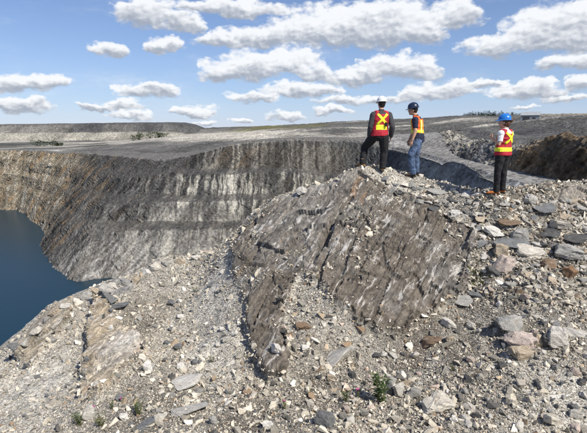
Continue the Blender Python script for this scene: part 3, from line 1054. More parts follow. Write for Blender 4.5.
def build_hill():
    xs = var_axis(-60, -7.6, 7.9, 60, 0.030, 1.10)
    ys = var_axis(-6, 4.9, 12.9, 95, 0.027, 1.10)
    X, Y = np.meshgrid(xs, ys)
    Z = H0(X, Y)
    # below the road on the far right the hill merges with the plateau
    flat = np.stack([X, Y, X * 0], 2).reshape(-1, 3)
    wob = fbm(flat, 1.6, 3, 41) * 0.12 + fbm(flat, 6.0, 2, 43) * 0.04
    wob2 = wob.reshape(X.shape)
    masks = []
    rock = np.zeros(X.shape)
    rid = np.full(X.shape, -1)
    for i, (n, poly, h) in enumerate(OUT_PLAN):
        px = [p[0] for p in poly]
        py = [p[1] for p in poly]
        sel = (X > min(px) - 1) & (X < max(px) + 1) & (Y > min(py) - 1) & (Y < max(py) + 1)
        sd_ = np.full(X.shape, -9.0)
        sd_[sel] = poly_dist(X[sel], Y[sel], poly)
        sd_ = sd_ + wob2
        m = smooth(sd_, -0.02, 0.05)
        # the slab stands proud at its lower edges and is flush at the crest
        low = smooth(np.interp(X, _cx, _cy) - Y, 0.4, 1.6)
        Z = Z + m * h * (0.25 + 0.75 * low)
        upd = m > rock
        rid[upd & (m > 0.5)] = i
        rock = np.maximum(rock, m)
    P = np.stack([X, Y, Z], 2)
    N = grid_normals(P)
    V = P.reshape(-1, 3)
    Nn = N.reshape(-1, 3)
    rk = rock.ravel()
    fine = ((V[:, 1] > 4.3) & (V[:, 1] < 14.5) & (np.abs(V[:, 0]) < 9)).astype(float)
    # rock: broken slabs; gravel: hummocks and small ridges
    dr = slabs(V, [(0.62, 1.5, 1.2, 0.15), (0.20, 0.7, 0.6, 0.08), (0.075, 0.33, 0.3, 0.03)], 5) + 0.06 * fbm(V, 1.7, 3, 2) + 0.02 * fbm(V, 12, 2, 6)
    # gravel pockets lie on the flatter steps of the rock
    dg = 0.10 * fbm(V, 0.8, 3, 11) + 0.035 * fbm(V, 3.5, 3, 12) + 0.018 * fbm(V, 13, 2, 13)
    V = V + Nn * ((dr * rk + dg * (1 - rk)) * (0.3 + 0.7 * fine))[:, None]
    # dark open joint across the main slab (photo: from the rusty seam down to the left)
    for line, wd, dp in (([(349, 203), (341, 215), (331, 232), (322, 248), (312, 262)], 0.085, 0.26),
                         ([(312, 262), (290, 263), (262, 270), (238, 266)], 0.04, 0.12), ([(330, 250), (322, 268), (318, 288)], 0.035, 0.10),
                         ([(268, 296), (258, 318), (252, 342)], 0.03, 0.09), ([(434, 209), (412, 246), (392, 280), (374, 322)], 0.022, 0.07),
                         ([(383, 192), (366, 222), (350, 252), (338, 290)], 0.028, 0.08), ([(300, 196), (286, 218), (268, 246)], 0.025, 0.07),
                         ([(462, 240), (440, 268), (428, 300)], 0.02, 0.06), ([(372, 250), (400, 262), (440, 262)], 0.018, 0.05), ([(256, 222), (250, 246), (240, 262)], 0.03, 0.09)):
        jx = np.array([pix_ground(*p) for p in line])
        lo_, hi_ = jx.min(0) - 0.4, jx.max(0) + 0.4
        sel = np.nonzero((V[:, 0] > lo_[0]) & (V[:, 0] < hi_[0]) & (V[:, 1] > lo_[1]) & (V[:, 1] < hi_[1]))[0]
        W = V[sel]
        dj = np.full(len(W), 9.0)
        for i in range(len(jx) - 1):
            e = jx[i + 1] - jx[i]
            t = np.clip(((W[:, 0] - jx[i, 0]) * e[0] + (W[:, 1] - jx[i, 1]) * e[1]) / (e @ e), 0, 1)
            dj = np.minimum(dj, np.hypot(W[:, 0] - jx[i, 0] - t * e[0], W[:, 1] - jx[i, 1] - t * e[1]))
        V[sel, 2] -= dp * (1 - smooth(dj + 0.35 * wob[sel], wd * 0.6, wd * 1.3))
    # colours
    n1 = fbm(V, 0.9, 3, 71)
    n2 = fbm(V, 3.0, 3, 72)
    pxv, pyv, _ = project(V)
    pale = np.array([0.50, 0.475, 0.42])
    grey = np.array([0.38, 0.362, 0.325])
    w = smooth(n1 + 0.35 * n2, -0.3, 0.4)[:, None]
    cg = grey * (1 - w) + pale * w
    soil = np.zeros(len(V))
    for (sx, sy, sr) in ((330, 395, 85), (430, 360, 85), (160, 400, 70), (510, 300, 75), (530, 235, 75), (250, 410, 60), (140, 325, 50), (420, 410, 70)):
        gx, gy = pix_ground(sx, sy)
        rad = sr / F * gy
        soil = np.maximum(soil, np.exp(-(((V[:, 0] - gx) / rad) ** 2 + ((V[:, 1] - gy) / (rad * 1.4)) ** 2)))
    soil = np.clip(soil * (0.95 + 0.9 * n2 + 0.5 * n1), 0, 1)[:, None]
    cg = cg * (1 - 0.8 * soil) + np.array([0.115, 0.098, 0.077]) * 0.8 * soil
    # sandier fines: chute on the far left, apron left of the slab, lower right corner
    sandy = np.zeros(len(V))
    for (sx, sy, sr) in ((35, 390, 62), (210, 300, 45), (570, 400, 45), (215, 350, 38)):
        gx, gy = pix_ground(sx, sy)
        rad = sr / F * gy
        sandy = np.maximum(sandy, np.exp(-(((V[:, 0] - gx) / rad) ** 2 + ((V[:, 1] - gy) / (rad * 1.6)) ** 2)))
    sandy = np.clip(sandy * (0.9 + 0.5 * n2), 0, 1)[:, None]
    cg = cg * (1 - 0.8 * sandy) + np.array([0.57, 0.54, 0.475]) * 0.8 * sandy
    rcols = np.array([[0.124, 0.106, 0.086], [0.33, 0.275, 0.20], [0.27, 0.235, 0.185], [0.24, 0.235, 0.225], [0.26, 0.235, 0.20]])
    ridf = rid.ravel()
    cr = rcols[np.clip(ridf, 0, 4)]
    gx, gy = pix_ground(128, 354)
    fp = np.exp(-(((V[:, 0] - gx) / 0.42) ** 2 + ((V[:, 1] - gy) / 0.8) ** 2))[:, None] * (ridf == 1)[:, None]
    cr = cr * (1 - 0.8 * fp) + np.array([0.40, 0.39, 0.37]) * 0.8 * fp
    # upper shoulder of the main slab is greyer and paler, one rusty seam
    gx, gy = pix_ground(300, 215)
    sh = np.exp(-(((V[:, 0] - gx) / 1.0) ** 2 + ((V[:, 1] - gy) / 1.3) ** 2))[:, None] * (ridf == 0)[:, None]
    cr = cr * (1 - 0.6 * sh) + np.array([0.21, 0.20, 0.185]) * 0.6 * sh
    crest_d = (np.interp(V[:, 0], _cx, _cy) - V[:, 1])
    tw = ((1 - smooth(crest_d, 0.1, 0.7)) * (ridf == 0))[:, None]
    cr = cr * (1 - 0.75 * tw) + np.array([0.33, 0.31, 0.28]) * 0.75 * tw
    seam = np.array([pix_ground(*p) for p in ((362, 172), (357, 186), (352, 200))])
    ds = np.full(len(V), 9.0)
    for i in range(2):
        e = seam[i + 1] - seam[i]
        t = np.clip(((V[:, 0] - seam[i, 0]) * e[0] + (V[:, 1] - seam[i, 1]) * e[1]) / (e @ e), 0, 1)
        ds = np.minimum(ds, np.hypot(V[:, 0] - seam[i, 0] - t * e[0], V[:, 1] - seam[i, 1] - t * e[1]))
    sw_ = (1 - smooth(ds + 0.5 * wob, 0.01, 0.10))[:, None]
    cr = cr * (1 - 0.6 * sw_) + np.array([0.30, 0.17, 0.08]) * 0.6 * sw_
    col = np.where((ridf >= 0)[:, None], cr, cg)
    ff = grid_faces(len(ys), len(xs))
    fid = np.median(ridf[ff], axis=1).astype(int)
    fid = np.where(rk[ff].mean(axis=1) > 0.5, np.max(ridf[ff], axis=1), -1)
    idx, f2 = submesh(V, ff, fid < 0)
    o = link('ground', np_mesh('scree', V[idx], f2, col[idx], False), M_GRAVEL)
    tag(o, 'pale gravel and scree hill in the foreground', kind='structure')
    labels = {0: 'large brown foliated bedrock slab with white quartz streaks below the three people',
              1: 'tan and rusty ribbed bedrock fin low on the left scree',
              2: 'narrow pale rib of bedrock above the lake at the left edge',
              3: 'grey broken bedrock knob on the crest beside the lake',
              4: 'tan weathered bedrock hump at the right end of the crest'}
    for k_, lab in labels.items():
        sel = fid == k_
        if not sel.any():
            continue
        idx, f2 = submesh(V, ff, sel)
        o = link('rock_outcrop', np_mesh('rock_outcrop', V[idx], f2, col[idx], True), M_OUT)
        tag(o, lab, 'rock outcrop')
    global HRID
    HRID = ridf
    return V, ff, rk, X.shape, xs, ys, sandy[:, 0]


HV, HF, HROCK, HSHAPE, HXS, HYS, HCOL = build_hill()
_sub = (HV[:, 1] > 4.3) & (HV[:, 1] < 15) & (np.abs(HV[:, 0]) < 9.5)
_keep = _sub[HF].all(axis=1)
_idx, _f = submesh(HV, HF, _keep)
HILL = BVHTree.FromPolygons([tuple(v) for v in HV[_idx]], [tuple(f) for f in _f])


def hit_pix(px, py):
    loc, nrm, _, _ = HILL.ray_cast(Vector((0, 0, 0)), ray(px, py).normalized())
    return loc, nrm


def hill_z(x, y):
    loc, nrm, _, _ = HILL.ray_cast(Vector((x, y, 20)), Vector((0, 0, -1)))
    return loc, nrm


# ------------------------------------------------------------------ stones
def hull_rock(seed, npts=14, dims=(1, 0.8, 0.55), bev=0.06, detail=0):
    rnd = random.Random(seed)
    bm = bmesh.new()
    for _ in range(npts):
        while True:
            v = Vector((rnd.uniform(-1, 1), rnd.uniform(-1, 1), rnd.uniform(-1, 1)))
            if 0.55 < v.length < 1.25:
                break
        bm.verts.new((v.x * dims[0] * 0.5, v.y * dims[1] * 0.5, v.z * dims[2] * 0.5))
    r = bmesh.ops.convex_hull(bm, input=bm.verts)
    bmesh.ops.delete(bm, geom=[e for e in r['geom_interior'] if isinstance(e, bmesh.types.BMVert)], context='VERTS')
    loose = [v for v in bm.verts if not v.link_faces]
    bmesh.ops.delete(bm, geom=loose, context='VERTS')
    if bev:
        bmesh.ops.bevel(bm, geom=list(bm.edges), offset=bev * min(dims), segments=1, affect='EDGES', profile=0.5, clamp_overlap=True)
    bmesh.ops.triangulate(bm, faces=bm.faces)
    if detail:
        bmesh.ops.subdivide_edges(bm, edges=bm.edges, cuts=detail, use_grid_fill=True)
        bmesh.ops.triangulate(bm, faces=bm.faces)
    bmesh.ops.recalc_face_normals(bm, faces=bm.faces)
    V = np.array([tuple(v.co) for v in bm.verts])
    bm.verts.index_update()
    Fc = np.array([[v.index for v in f.verts] for f in bm.faces])
    bm.free()
    if detail:
        nn = V / (np.linalg.norm(V, axis=1, keepdims=True) + 1e-9)
        V = V + nn * (0.085 * fbm(V + seed, 2.6, 4, seed, 0.6) + 0.05 * slabs(V, [(0.10, 0.4, 0.35, 1.0), (0.05, 0.2, 0.2, 0.5)], seed, basis((0.1, 0.2, 1.0))))[:, None] * min(1, 1.2 * dims[2] + 0.3)
    lo, hi = V.min(0), V.max(0)
    V = (V - (lo + hi) / 2) / (hi - lo)          # unit box
    return V, Fc


# --- gravel and small broken stone: uncountable, one object
def build_chips():
    temps = [hull_rock(100 + i, 9 + i % 4, (1, 0.8, 0.6), 0) for i in range(14)]
    area = []
    n_try = 350000
    x = rng.uniform(-9.3, 9.6, n_try)
    y = rng.uniform(4.7, 12.9, n_try)
    ix = np.clip(np.searchsorted(HXS, x), 0, len(HXS) - 1)
    iy = np.clip(np.searchsorted(HYS, y), 0, len(HYS) - 1)
    vi = iy * len(HXS) + ix
    P = HV[vi].copy()
    P[:, 0] += rng.uniform(-0.012, 0.012, n_try)
    P[:, 1] += rng.uniform(-0.012, 0.012, n_try)
    px, py, fw = project(P)
    yc = np.interp(P[:, 0], _cx, _cy)
    ok = (px > -150) & (px < 740) & (py < 470) & (P[:, 1] < yc + 0.45)
    rk = HROCK[vi]
    clump = fbm(P, 1.1, 3, 500)
    prob = (1 - rk) * np.clip(0.62 + 0.55 * clump, 0.15, 1) + rk * np.where(fbm(P, 1.5, 3, 600) > 0.18, 0.38, 0.02)
    prob = np.where((HRID[vi] >= 1) & (rk > 0.6), 0.05, prob)
    edge = (rk > 0.02) & (rk < 0.9)
    prob = np.where(edge, 1.0, prob)
    # far rows need fewer chips per square metre
    prob *= np.clip(1.15 - 0.05 * (P[:, 1] - 5), 0.6, 1)
    sdy = HCOL[vi]
    prob = np.where((px < -25) | (px > 612), prob * 0.55, prob)
    prob *= 1 - 0.72 * smooth(sdy, 0.25, 0.9)
    ok &= rng.uniform(0, 1, n_try) < prob
    P, rk, px, py = P[ok], rk[ok], px[ok], py[ok]
    n = len(P)
    u = rng.uniform(0, 1, n)
    s = 0.0145 * (1 - u) ** (-1 / 2.5)
    blocky = smooth(px, 440, 500) * (1 - smooth(py, 285, 320))
    s = s * (1 + 1.0 * blocky) * (1 - 0.15 * (1 - smooth(px, 120, 260)))
    s = np.where((rk > 0.02) & (rk < 0.9), s * 1.5, s)
    s = np.minimum(s, 0.125)
    dims = np.stack([s * rng.uniform(0.9, 1.6, n), s * rng.uniform(0.7, 1.1, n), s * rng.uniform(0.32, 0.8, n) * (1 - 0.35 * blocky)], 1)
    # random rotation
    q = rng.normal(size=(n, 4))
    q[:, 1:3] *= 0.45
    q /= np.linalg.norm(q, axis=1, keepdims=True)
    w, a, b, c = q.T
    Rm = np.stack([1 - 2 * (b * b + c * c), 2 * (a * b - c * w), 2 * (a * c + b * w), 2 * (a * b + c * w), 1 - 2 * (a * a + c * c), 2 * (b * c - a * w),
                   2 * (a * c - b * w), 2 * (b * c + a * w), 1 - 2 * (a * a + b * b)], 1).reshape(n, 3, 3)
    pal = np.array([[0.52, 0.50, 0.455], [0.44, 0.42, 0.38], [0.35, 0.335, 0.305], [0.24, 0.235, 0.22], [0.11, 0.11, 0.108], [0.38, 0.32, 0.25], [0.24, 0.18, 0.13], [0.66, 0.64, 0.60], [0.44, 0.38, 0.345]])
    pr = np.array([0.22, 0.20, 0.17, 0.14, 0.12, 0.05, 0.03, 0.06, 0.03])
    ci = rng.choice(len(pal), n, p=pr / pr.sum())
    cc = pal[ci] * rng.uniform(0.80, 1.2, (n, 1)) * np.array([1.10, 1.05, 0.96])
    cc = np.where(((blocky > 0.5) & (rng.uniform(0, 1, n) < 0.4))[:, None], cc * 0.72, cc)
    tsel = rng.integers(0, len(temps), n)
    VV, FF, CC = [], [], []
    off = 0
    for t, (tv, tf) in enumerate(temps):
        k = np.nonzero(tsel == t)[0]
        if not len(k):
            continue
        v = tv[None] * dims[k][:, None]
        v = np.einsum('nij,nvj->nvi', Rm[k], v)
        v = v + P[k][:, None]
        v[:, :, 2] += (dims[k][:, 2] * 0.22)[:, None]
        VV.append(v.reshape(-1, 3))
        f = tf[None] + (np.arange(len(k)) * len(tv))[:, None, None] + off
        FF.append(f.reshape(-1, 3))
        CC.append(np.repeat(cc[k], len(tv), 0))
        off += len(k) * len(tv)
    FF = np.vstack(FF)
    o = link('gravel', np_mesh('gravel', np.vstack(VV), FF, np.vstack(CC), True), M_CHIP)
    tag(o, 'small broken grey and cream stones strewn over the hill', 'gravel', kind='stuff')


build_chips()

STONE_MESH = {}


def stone_mesh(kind, i):
    k = (kind, i)
    if k not in STONE_MESH:
        if kind == 'block':
            V, Fc = hull_rock(900 + i, 16, (1, 0.8, 0.7), 0.05, 3)
        elif kind == 'slab':
            V, Fc = hull_rock(1300 + i, 15, (1, 0.75, 0.5), 0.04, 3)
        elif kind == 'round':
            V, Fc = hull_rock(1700 + i, 30, (1, 0.85, 0.7), 0.10, 2)
        else:
            V, Fc = hull_rock(2100 + i, 12, (1, 0.8, 0.6), 0.05, 1)
        me = np_mesh('stone', V, Fc, None, True)
        me.materials.append(M_STONE)
        STONE_MESH[k] = me
    return STONE_MESH[k]


C_ = {'cream': (0.60, 0.56, 0.49), 'pale': (0.50, 0.48, 0.44), 'grey': (0.33, 0.322, 0.30), 'dark': (0.095, 0.095, 0.095), 'pink': (0.50, 0.42, 0.37), 'tan': (0.44, 0.37, 0.28),
      'brown': (0.20, 0.14, 0.095), 'rust': (0.25, 0.155, 0.09), 'white': (0.64, 0.62, 0.58), 'slate': (0.17, 0.175, 0.18)}
TAKEN = []


def put_stone(px, py, wpx, hpx, kind, i, colour, label, yaw=None, tilt=(0, 0), group=None, name='boulder', cat='boulder', sink=0.25):
    """px,py: where the middle of the stone sits on the ground; sizes in photo pixels at that distance"""
    loc, nrm = hit_pix(px, py + 0.35 * hpx)
    if loc is None:
        return None
    mpp = loc.length * 1.0 / math.hypot(F, math.hypot(px - CX, py - CY))
    w, h = wpx * mpp, hpx * mpp
    rnd = random.Random(hash((int(px * 7), int(py * 13))) & 0xffff)
    dep = w * rnd.uniform(0.6, 0.85)
    hz = h * (0.95 if kind != 'slab' else 0.6)
    o = link(name, stone_mesh(kind, i))
    o.scale = (w, dep, hz)
    up = Vector((0, 0, 1)).lerp(nrm, 0.6 if kind == 'slab' else 0.25).normalized()
    q = up.to_track_quat('Z', 'Y')
    yw = yaw if yaw is not None else rnd.uniform(-25, 25)
    # keep the long side across the picture
    base = Matrix.Rotation(R(yw), 4, 'Z')
    tl = Matrix.Rotation(R(tilt[0]), 4, 'X') @ Matrix.Rotation(R(tilt[1]), 4, 'Y')
    qq = Vector((0, 0, 1)).rotation_difference(up).to_matrix().to_4x4()
    o.rotation_euler = (qq @ base @ tl).to_euler()
    o.location = loc + up * hz * (0.5 - sink)
    c = C_[colour] if isinstance(colour, str) else colour
    kc = rnd.uniform(0.85, 1.12)
    o.color = (*[x * kc for x in c], 1)
    tag(o, label, cat, group)
    TAKEN.append((loc.x, loc.y, 0.5 * max(w, dep)))
    return o


BOULDERS = [
    (437, 400, 27, 22, 'block', 1, 'cream', 'cream angular boulder low on the gravel, right of the leafy weed', 10, (0, 8)),
    (510, 322, 25, 17, 'round', 2, 'grey', 'grey rounded boulder, uppermost left of the boulder cluster at right', 0, (0, 0)),
    (522, 336, 30, 20, 'block', 3, 'pink', 'pinkish tilted slab-sided boulder in the middle of the cluster at right', -20, (10, 22)),
    (520, 350, 21, 13, 'round', 4, 'tan', 'low tan rounded stone in front of the pinkish boulder', 0, (0, 0)),
    (540, 337, 14, 15, 'round', 1, 'tan', 'small tan stone between the pinkish boulder and the dark stone', 0, (0, 0)),
    (547, 337, 15, 18, 'block', 5, 'dark', 'near-black stone leaning in the boulder cluster at right', 30, (0, -15)),
    (557, 335, 25, 18, 'block', 6, 'pale', 'pale grey blocky boulder at the right end of the cluster', 10, (0, 10)),
    (577, 330, 26, 8, 'slab', 2, 'pale', 'flat pale slab right of the boulder cluster at the edge', 0, (0, 5)),
    (503, 262, 20, 17, 'round', 6, 'pink', 'pinkish grey boulder above the patch of moss at right', 10, (0, 0)),
    (493, 269, 15, 11, 'block', 7, 'dark', 'dark stone tucked against the left of the pinkish grey boulder', 0, (0, 0)),  # dark shape added where the pinkish boulder's shadow falls
    (529, 248, 25, 12, 'slab', 4, 'cream', 'cream diamond-shaped flat slab amid grey rubble at right', 5, (0, 0)),
    (566, 249, 25, 14, 'block', 8, 'grey', 'tabular grey block under the rubble pile near the right edge', -8, (0, 8)),
    (559, 223, 19, 12, 'block', 9, 'cream', 'cream angular boulder high on the rubble at right', 15, (0, 0)),
    (500, 249, 15, 14, 'block', 10, 'tan', 'tan wedge stone standing left of the cream diamond slab', 40, (0, 25)),
    (509, 220, 24, 7, 'slab', 6, 'brown', 'long brown flat slab below the woman', 8, (0, 4)),
    (519, 233, 16, 14, 'round', 8, 'grey', 'rounded grey boulder above the cream diamond slab', 0, (0, 0)),
    (548, 231, 20, 9, 'slab', 8, 'dark', 'dark flat slab under the high cream boulder', -6, (0, 0)),
    (576, 236, 24, 11, 'slab', 9, 'dark', 'wide dark slab at the right edge above the tabular block', 0, (0, -6)),
    (494, 229, 18, 10, 'slab', 10, 'pale', 'pale tilted slab left of the rounded grey boulder', 12, (0, 14)),
    (512, 240, 34, 8, 'slab', 11, 'slate', 'long slate-grey slab just above the cream diamond slab', 6, (0, 8)),
    (547, 263, 14, 9, 'block', 11, 'brown', 'rusty brown stone below the tabular grey block', 0, (0, 0)),
    (569, 271, 13, 13, 'block', 12, 'rust', 'rust-coloured stone near the right edge below the tabular block', 0, (0, 0)),
    (530, 198, 13, 9, 'block', 13, 'pale', 'pale boulder on the crest right of the woman', 0, (0, 0)),
    (545, 207, 24, 7, 'slab', 12, 'slate', 'grey slab on the crest in front of the tan hump', 4, (0, 3)),
    (325, 417, 17, 20, 'block', 14, 'slate', 'dark slate pointed stone at the bottom centre', 20, (0, 20)),
    (335, 354, 34, 12, 'slab', 13, 'pale', 'long pale slab tilted up to the right below the brown bedrock', -24, (0, -36)),
    (277, 346, 11, 12, 'block', 15, 'white', 'white stone lodged beside the lower left of the bedrock slab', 0, (0, 0)),
    (389, 386, 9, 20, 'block', 16, 'slate', 'narrow grey stone standing upright right of the leafy weed', 30, (0, 8)),
    (399, 388, 12, 18, 'block', 17, 'pale', 'upright pale stone, second right of the leafy weed', 20, (0, -18)),
    (414, 391, 15, 11, 'round', 3, 'grey', 'grey lump between the upright stones and the cream boulder', 0, (0, 0)),
    (432, 340, 20, 9, 'block', 18, 'brown', 'rusty brown flat stone below the foot of the bedrock slab', -15, (0, -18)),
    (448, 322, 14, 10, 'block', 19, 'pale', 'pale stone beside the lower right foot of the bedrock slab', 0, (0, 0)),
    (146, 423, 22, 9, 'slab', 14, 'slate', 'smooth grey flat stone among weeds at the bottom left', 12, (0, -6)),
    (160, 416, 12, 11, 'block', 20, 'pale', 'pale upright stone right of the smooth grey flat stone', 0, (0, 20)),
    (184, 380, 30, 7, 'slab', 15, 'pale', 'long pale slab on the left scree, upper of a pair', -6, (0, -8)),
    (190, 407, 36, 8, 'slab', 16, 'pale', 'long pale grey slab at lower left, lower of a pair', -4, (0, -4)),
    (90, 410, 13, 16, 'round', 10, 'pale', 'pale rounded stone at the foot of the rusty bedrock fin', 30, (0, 20)),
    (148, 366, 9, 14, 'block', 21, 'white', 'white upright stone at the right end of the rusty fin', 0, (0, 10)),
    (124, 416, 9, 8, 'block', 22, 'white', 'small white stone among weeds at the bottom left', 0, (0, 0)),
    (108, 293, 16, 10, 'slab', 17, 'slate', 'dark grey slab perched on the crest above the lake', 15, (0, 12)),
    (118, 303, 24, 9, 'slab', 18, 'slate', 'slate slab wedged below the crest knob above the lake', -10, (0, -10)),
    (268, 424, 10, 9, 'block', 23, 'white', 'white stone at the bottom edge left of the dark pointed stone', 0, (0, 0)),
    (475, 292, 14, 9, 'slab', 19, 'slate', 'grey slab lying at the right foot of the bedrock slab', 0, (0, 8)),
    (462, 298, 20, 8, 'slab', 3, 'grey', 'grey slab just left of another at the foot of the bedrock', -12, (0, -12)),
    (466, 192, 12, 6, 'slab', 5, 'pale', 'flat pale slab on the crest left of the woman', 0, (0, 0)),
    (476, 194, 9, 5, 'block', 2, 'cream', 'cream stone on the crest just left of the woman', 0, (0, 0)),
    (455, 213, 9, 9, 'block', 4, 'white', 'white stone above the top edge of the brown bedrock slab', 0, (0, 0)),
    (437, 190, 18, 5, 'slab', 7, 'grey', 'thin grey slab on the crest right of the man in jeans', -14, (0, 12)),
    (14, 345, 10, 7, 'block', 5, 'slate', 'grey stone on the crest at the far left edge', 0, (0, 0)),
    (302, 190, 10, 7, 'block', 6, 'pale', 'pale stone on the crest left of the man in black trousers', 0, (0, 0)),
    (574, 412, 12, 9, 'block', 8, 'pale', 'pale stone at the lower right edge', 0, (0, 0)),
    (552, 418, 16, 12, 'block', 9, 'cream', 'cream pointed stone on sandy ground at the lower right', 20, (0, 12)),
    (213, 420, 9, 9, 'block', 10, 'grey', 'grey stone at the bottom edge left of centre', 0, (0, 0)),
    (303, 322, 15, 11, 'slab', 1, 'brown', 'dull brown block inside the gravel chute of the bedrock slab', 0, (0, 0)),
]
for bld in BOULDERS:
    x, y, w, h, kd, i, c, lab, yw, tl = bld
    w, h = w * 1.10, h * 1.15
    put_stone(x, y, w, h, kd, i, c, lab, yw, tl)

CREST_BLOCKS = [(24, 341, 11, 8), (36, 329, 12, 9), (46, 319, 10, 10), (55, 310, 13, 10), (66, 304, 11, 8), (78, 301, 12, 9), (88, 294, 13, 10), (97, 289, 12, 11), (106, 286, 14, 10),
                (115, 284, 12, 9), (125, 282, 13, 9), (136, 278, 10, 8), (147, 271, 11, 8), (156, 265, 13, 10), (166, 263, 9, 7), (181, 260, 11, 8), (196, 256, 10, 7)]
for j, (x, y, w, h) in enumerate(CREST_BLOCKS):
    put_stone(x, y, w, h, 'block', j % 20, ('pale', 'cream', 'grey', 'tan')[j % 4], 'jagged %s block along the left crest above the lake' % ('pale grey', 'cream', 'grey', 'tan')[j % 4],
              (j * 37) % 80 - 40, ((j * 13) % 30 - 15, (j * 29) % 50 - 25), 'jagged blocks on the crest above the lake', 'stone', 'stone', 0.38)
ZONES = [
    # polygon in photo pixels, count, size range in px, shared label, group
    ([(470, 200), (587, 200), (587, 285), (485, 285)], 95, (5, 11), '%s rubble block in the pile below the crest at right', 'rubble blocks at right', 'slab', ('grey', 'pale', 'slate', 'grey', 'pale', 'tan', 'dark', 'cream', 'grey')),
    ([(300, 345), (420, 345), (470, 310), (500, 300), (490, 430), (300, 430)], 55, (5, 11), '%s angular stone on gravel below the foot of the brown bedrock slab', 'stones below the bedrock', 'small', ('pale', 'white', 'grey', 'cream', 'pale', 'dark', 'tan', 'pink')),
    ([(500, 292), (587, 292), (587, 430), (500, 430)], 40, (5, 11), '%s angular stone on the sandy gravel around the boulder cluster', 'stones around the boulder cluster', 'small', ('pale', 'grey', 'cream', 'slate', 'dark', 'pink')),
    ([(110, 310), (230, 265), (235, 330), (255, 390), (290, 430), (110, 430)], 50, (4.5, 9), '%s angular stone on the scree between rusty fin and bedrock slab', 'stones on the middle scree', 'small', ('pale', 'cream', 'grey', 'slate', 'white')),
    ([(2, 360), (75, 310), (95, 300), (85, 400), (2, 430)], 22, (4.5, 8.5), '%s stone on the steep scree above the lake at left', 'stones on the left scree', 'small', ('pale', 'cream', 'grey', 'slate')),
    ([(380, 176), (480, 196), (478, 230), (440, 212), (390, 190)], 38, (4.5, 9), '%s flat stone on the shoulder between the men and the woman', 'stones on the shoulder of the hill', 'slab', ('pale', 'grey', 'slate', 'cream', 'grey', 'dark')),
]
rs = random.Random(4)
CWORD = {'pale': 'pale grey', 'slate': 'slate grey', 'grey': 'grey', 'tan': 'tan', 'dark': 'near-black', 'cream': 'cream', 'white': 'white', 'pink': 'pinkish'}
for poly, cnt, (s0, s1), lab, grp, kd, cols in ZONES:
    xs_ = [p[0] for p in poly]
    ys_ = [p[1] for p in poly]
    made = tries = 0
    while made < cnt and tries < cnt * 30:
        tries += 1
        x, y = rs.uniform(min(xs_), max(xs_)), rs.uniform(min(ys_), max(ys_))
        if not in_poly(np.array([x]), np.array([y]), poly)[0]:
            continue
        loc, _ = hit_pix(x, y)
        if loc is None:
            continue
        s_ = s0 + (s1 - s0) * rs.random() ** 2.0
        m_ = s_ * loc.length / F * 0.45
        if any(math.hypot(loc.x - a, loc.y - b) < (r + m_) * 0.85 for a, b, r in TAKEN):
            continue
        sx = s_ * (1.35 if kd == 'slab' else 1.1)
        sy = s_ * (rs.uniform(0.45, 0.8) if kd == 'slab' else rs.uniform(0.7, 0.95))
        k2 = rs.choice(['slab', 'block', 'slab']) if kd == 'slab' else rs.choice(['small', 'block', 'round'])
        cname = rs.choice(cols)
        put_stone(x, y, sx, sy, k2, rs.randrange(20), cname, lab % CWORD[cname], rs.uniform(-70, 70), (rs.uniform(-12, 12), rs.uniform(-18, 18)), grp, 'stone', 'stone')
        made += 1

# ------------------------------------------------------------------ people
def tube(bm, pts, rad, ref=(0, 1, 0), seg=14, cap=True):
    """lofted limb: pts = centres, rad = (a, b) half sizes across and along ref"""
    pts = [Vector(p) for p in pts]
    rings = []
    n = len(pts)
    for i, p in enumerate(pts):
        d = (pts[min(i + 1, n - 1)] - pts[max(i - 1, 0)]).normalized()
        rf = Vector(ref)
        b = (rf - d * rf.dot(d)).normalized()
        a = d.cross(b)
        ra, rb = rad[i] if isinstance(rad[i], (tuple, list)) else (rad[i], rad[i])
        rings.append([bm.verts.new(p + a * (math.cos(t) * ra) + b * (math.sin(t) * rb)) for t in [2 * math.pi * k / seg for k in range(seg)]])
    for r0, r1 in zip(rings[:-1], rings[1:]):
        for k in range(seg):
            bm.faces.new((r0[k], r0[(k + 1) % seg], r1[(k + 1) % seg], r1[k]))
    if cap:
        bm.faces.new(rings[0][::-1])
        bm.faces.new(rings[-1])


def ball(bm, c, r, rot=None, seg=16):
    m = Matrix.Translation(Vector(c)) @ (rot.to_4x4() if rot is not None else Matrix.Identity(4)) @ Matrix.Diagonal((*(r if isinstance(r, (tuple, list)) else (r, r, r)), 1))
    bmesh.ops.create_uvsphere(bm, u_segments=seg, v_segments=max(8, seg // 2 + 2), radius=1, matrix=m)


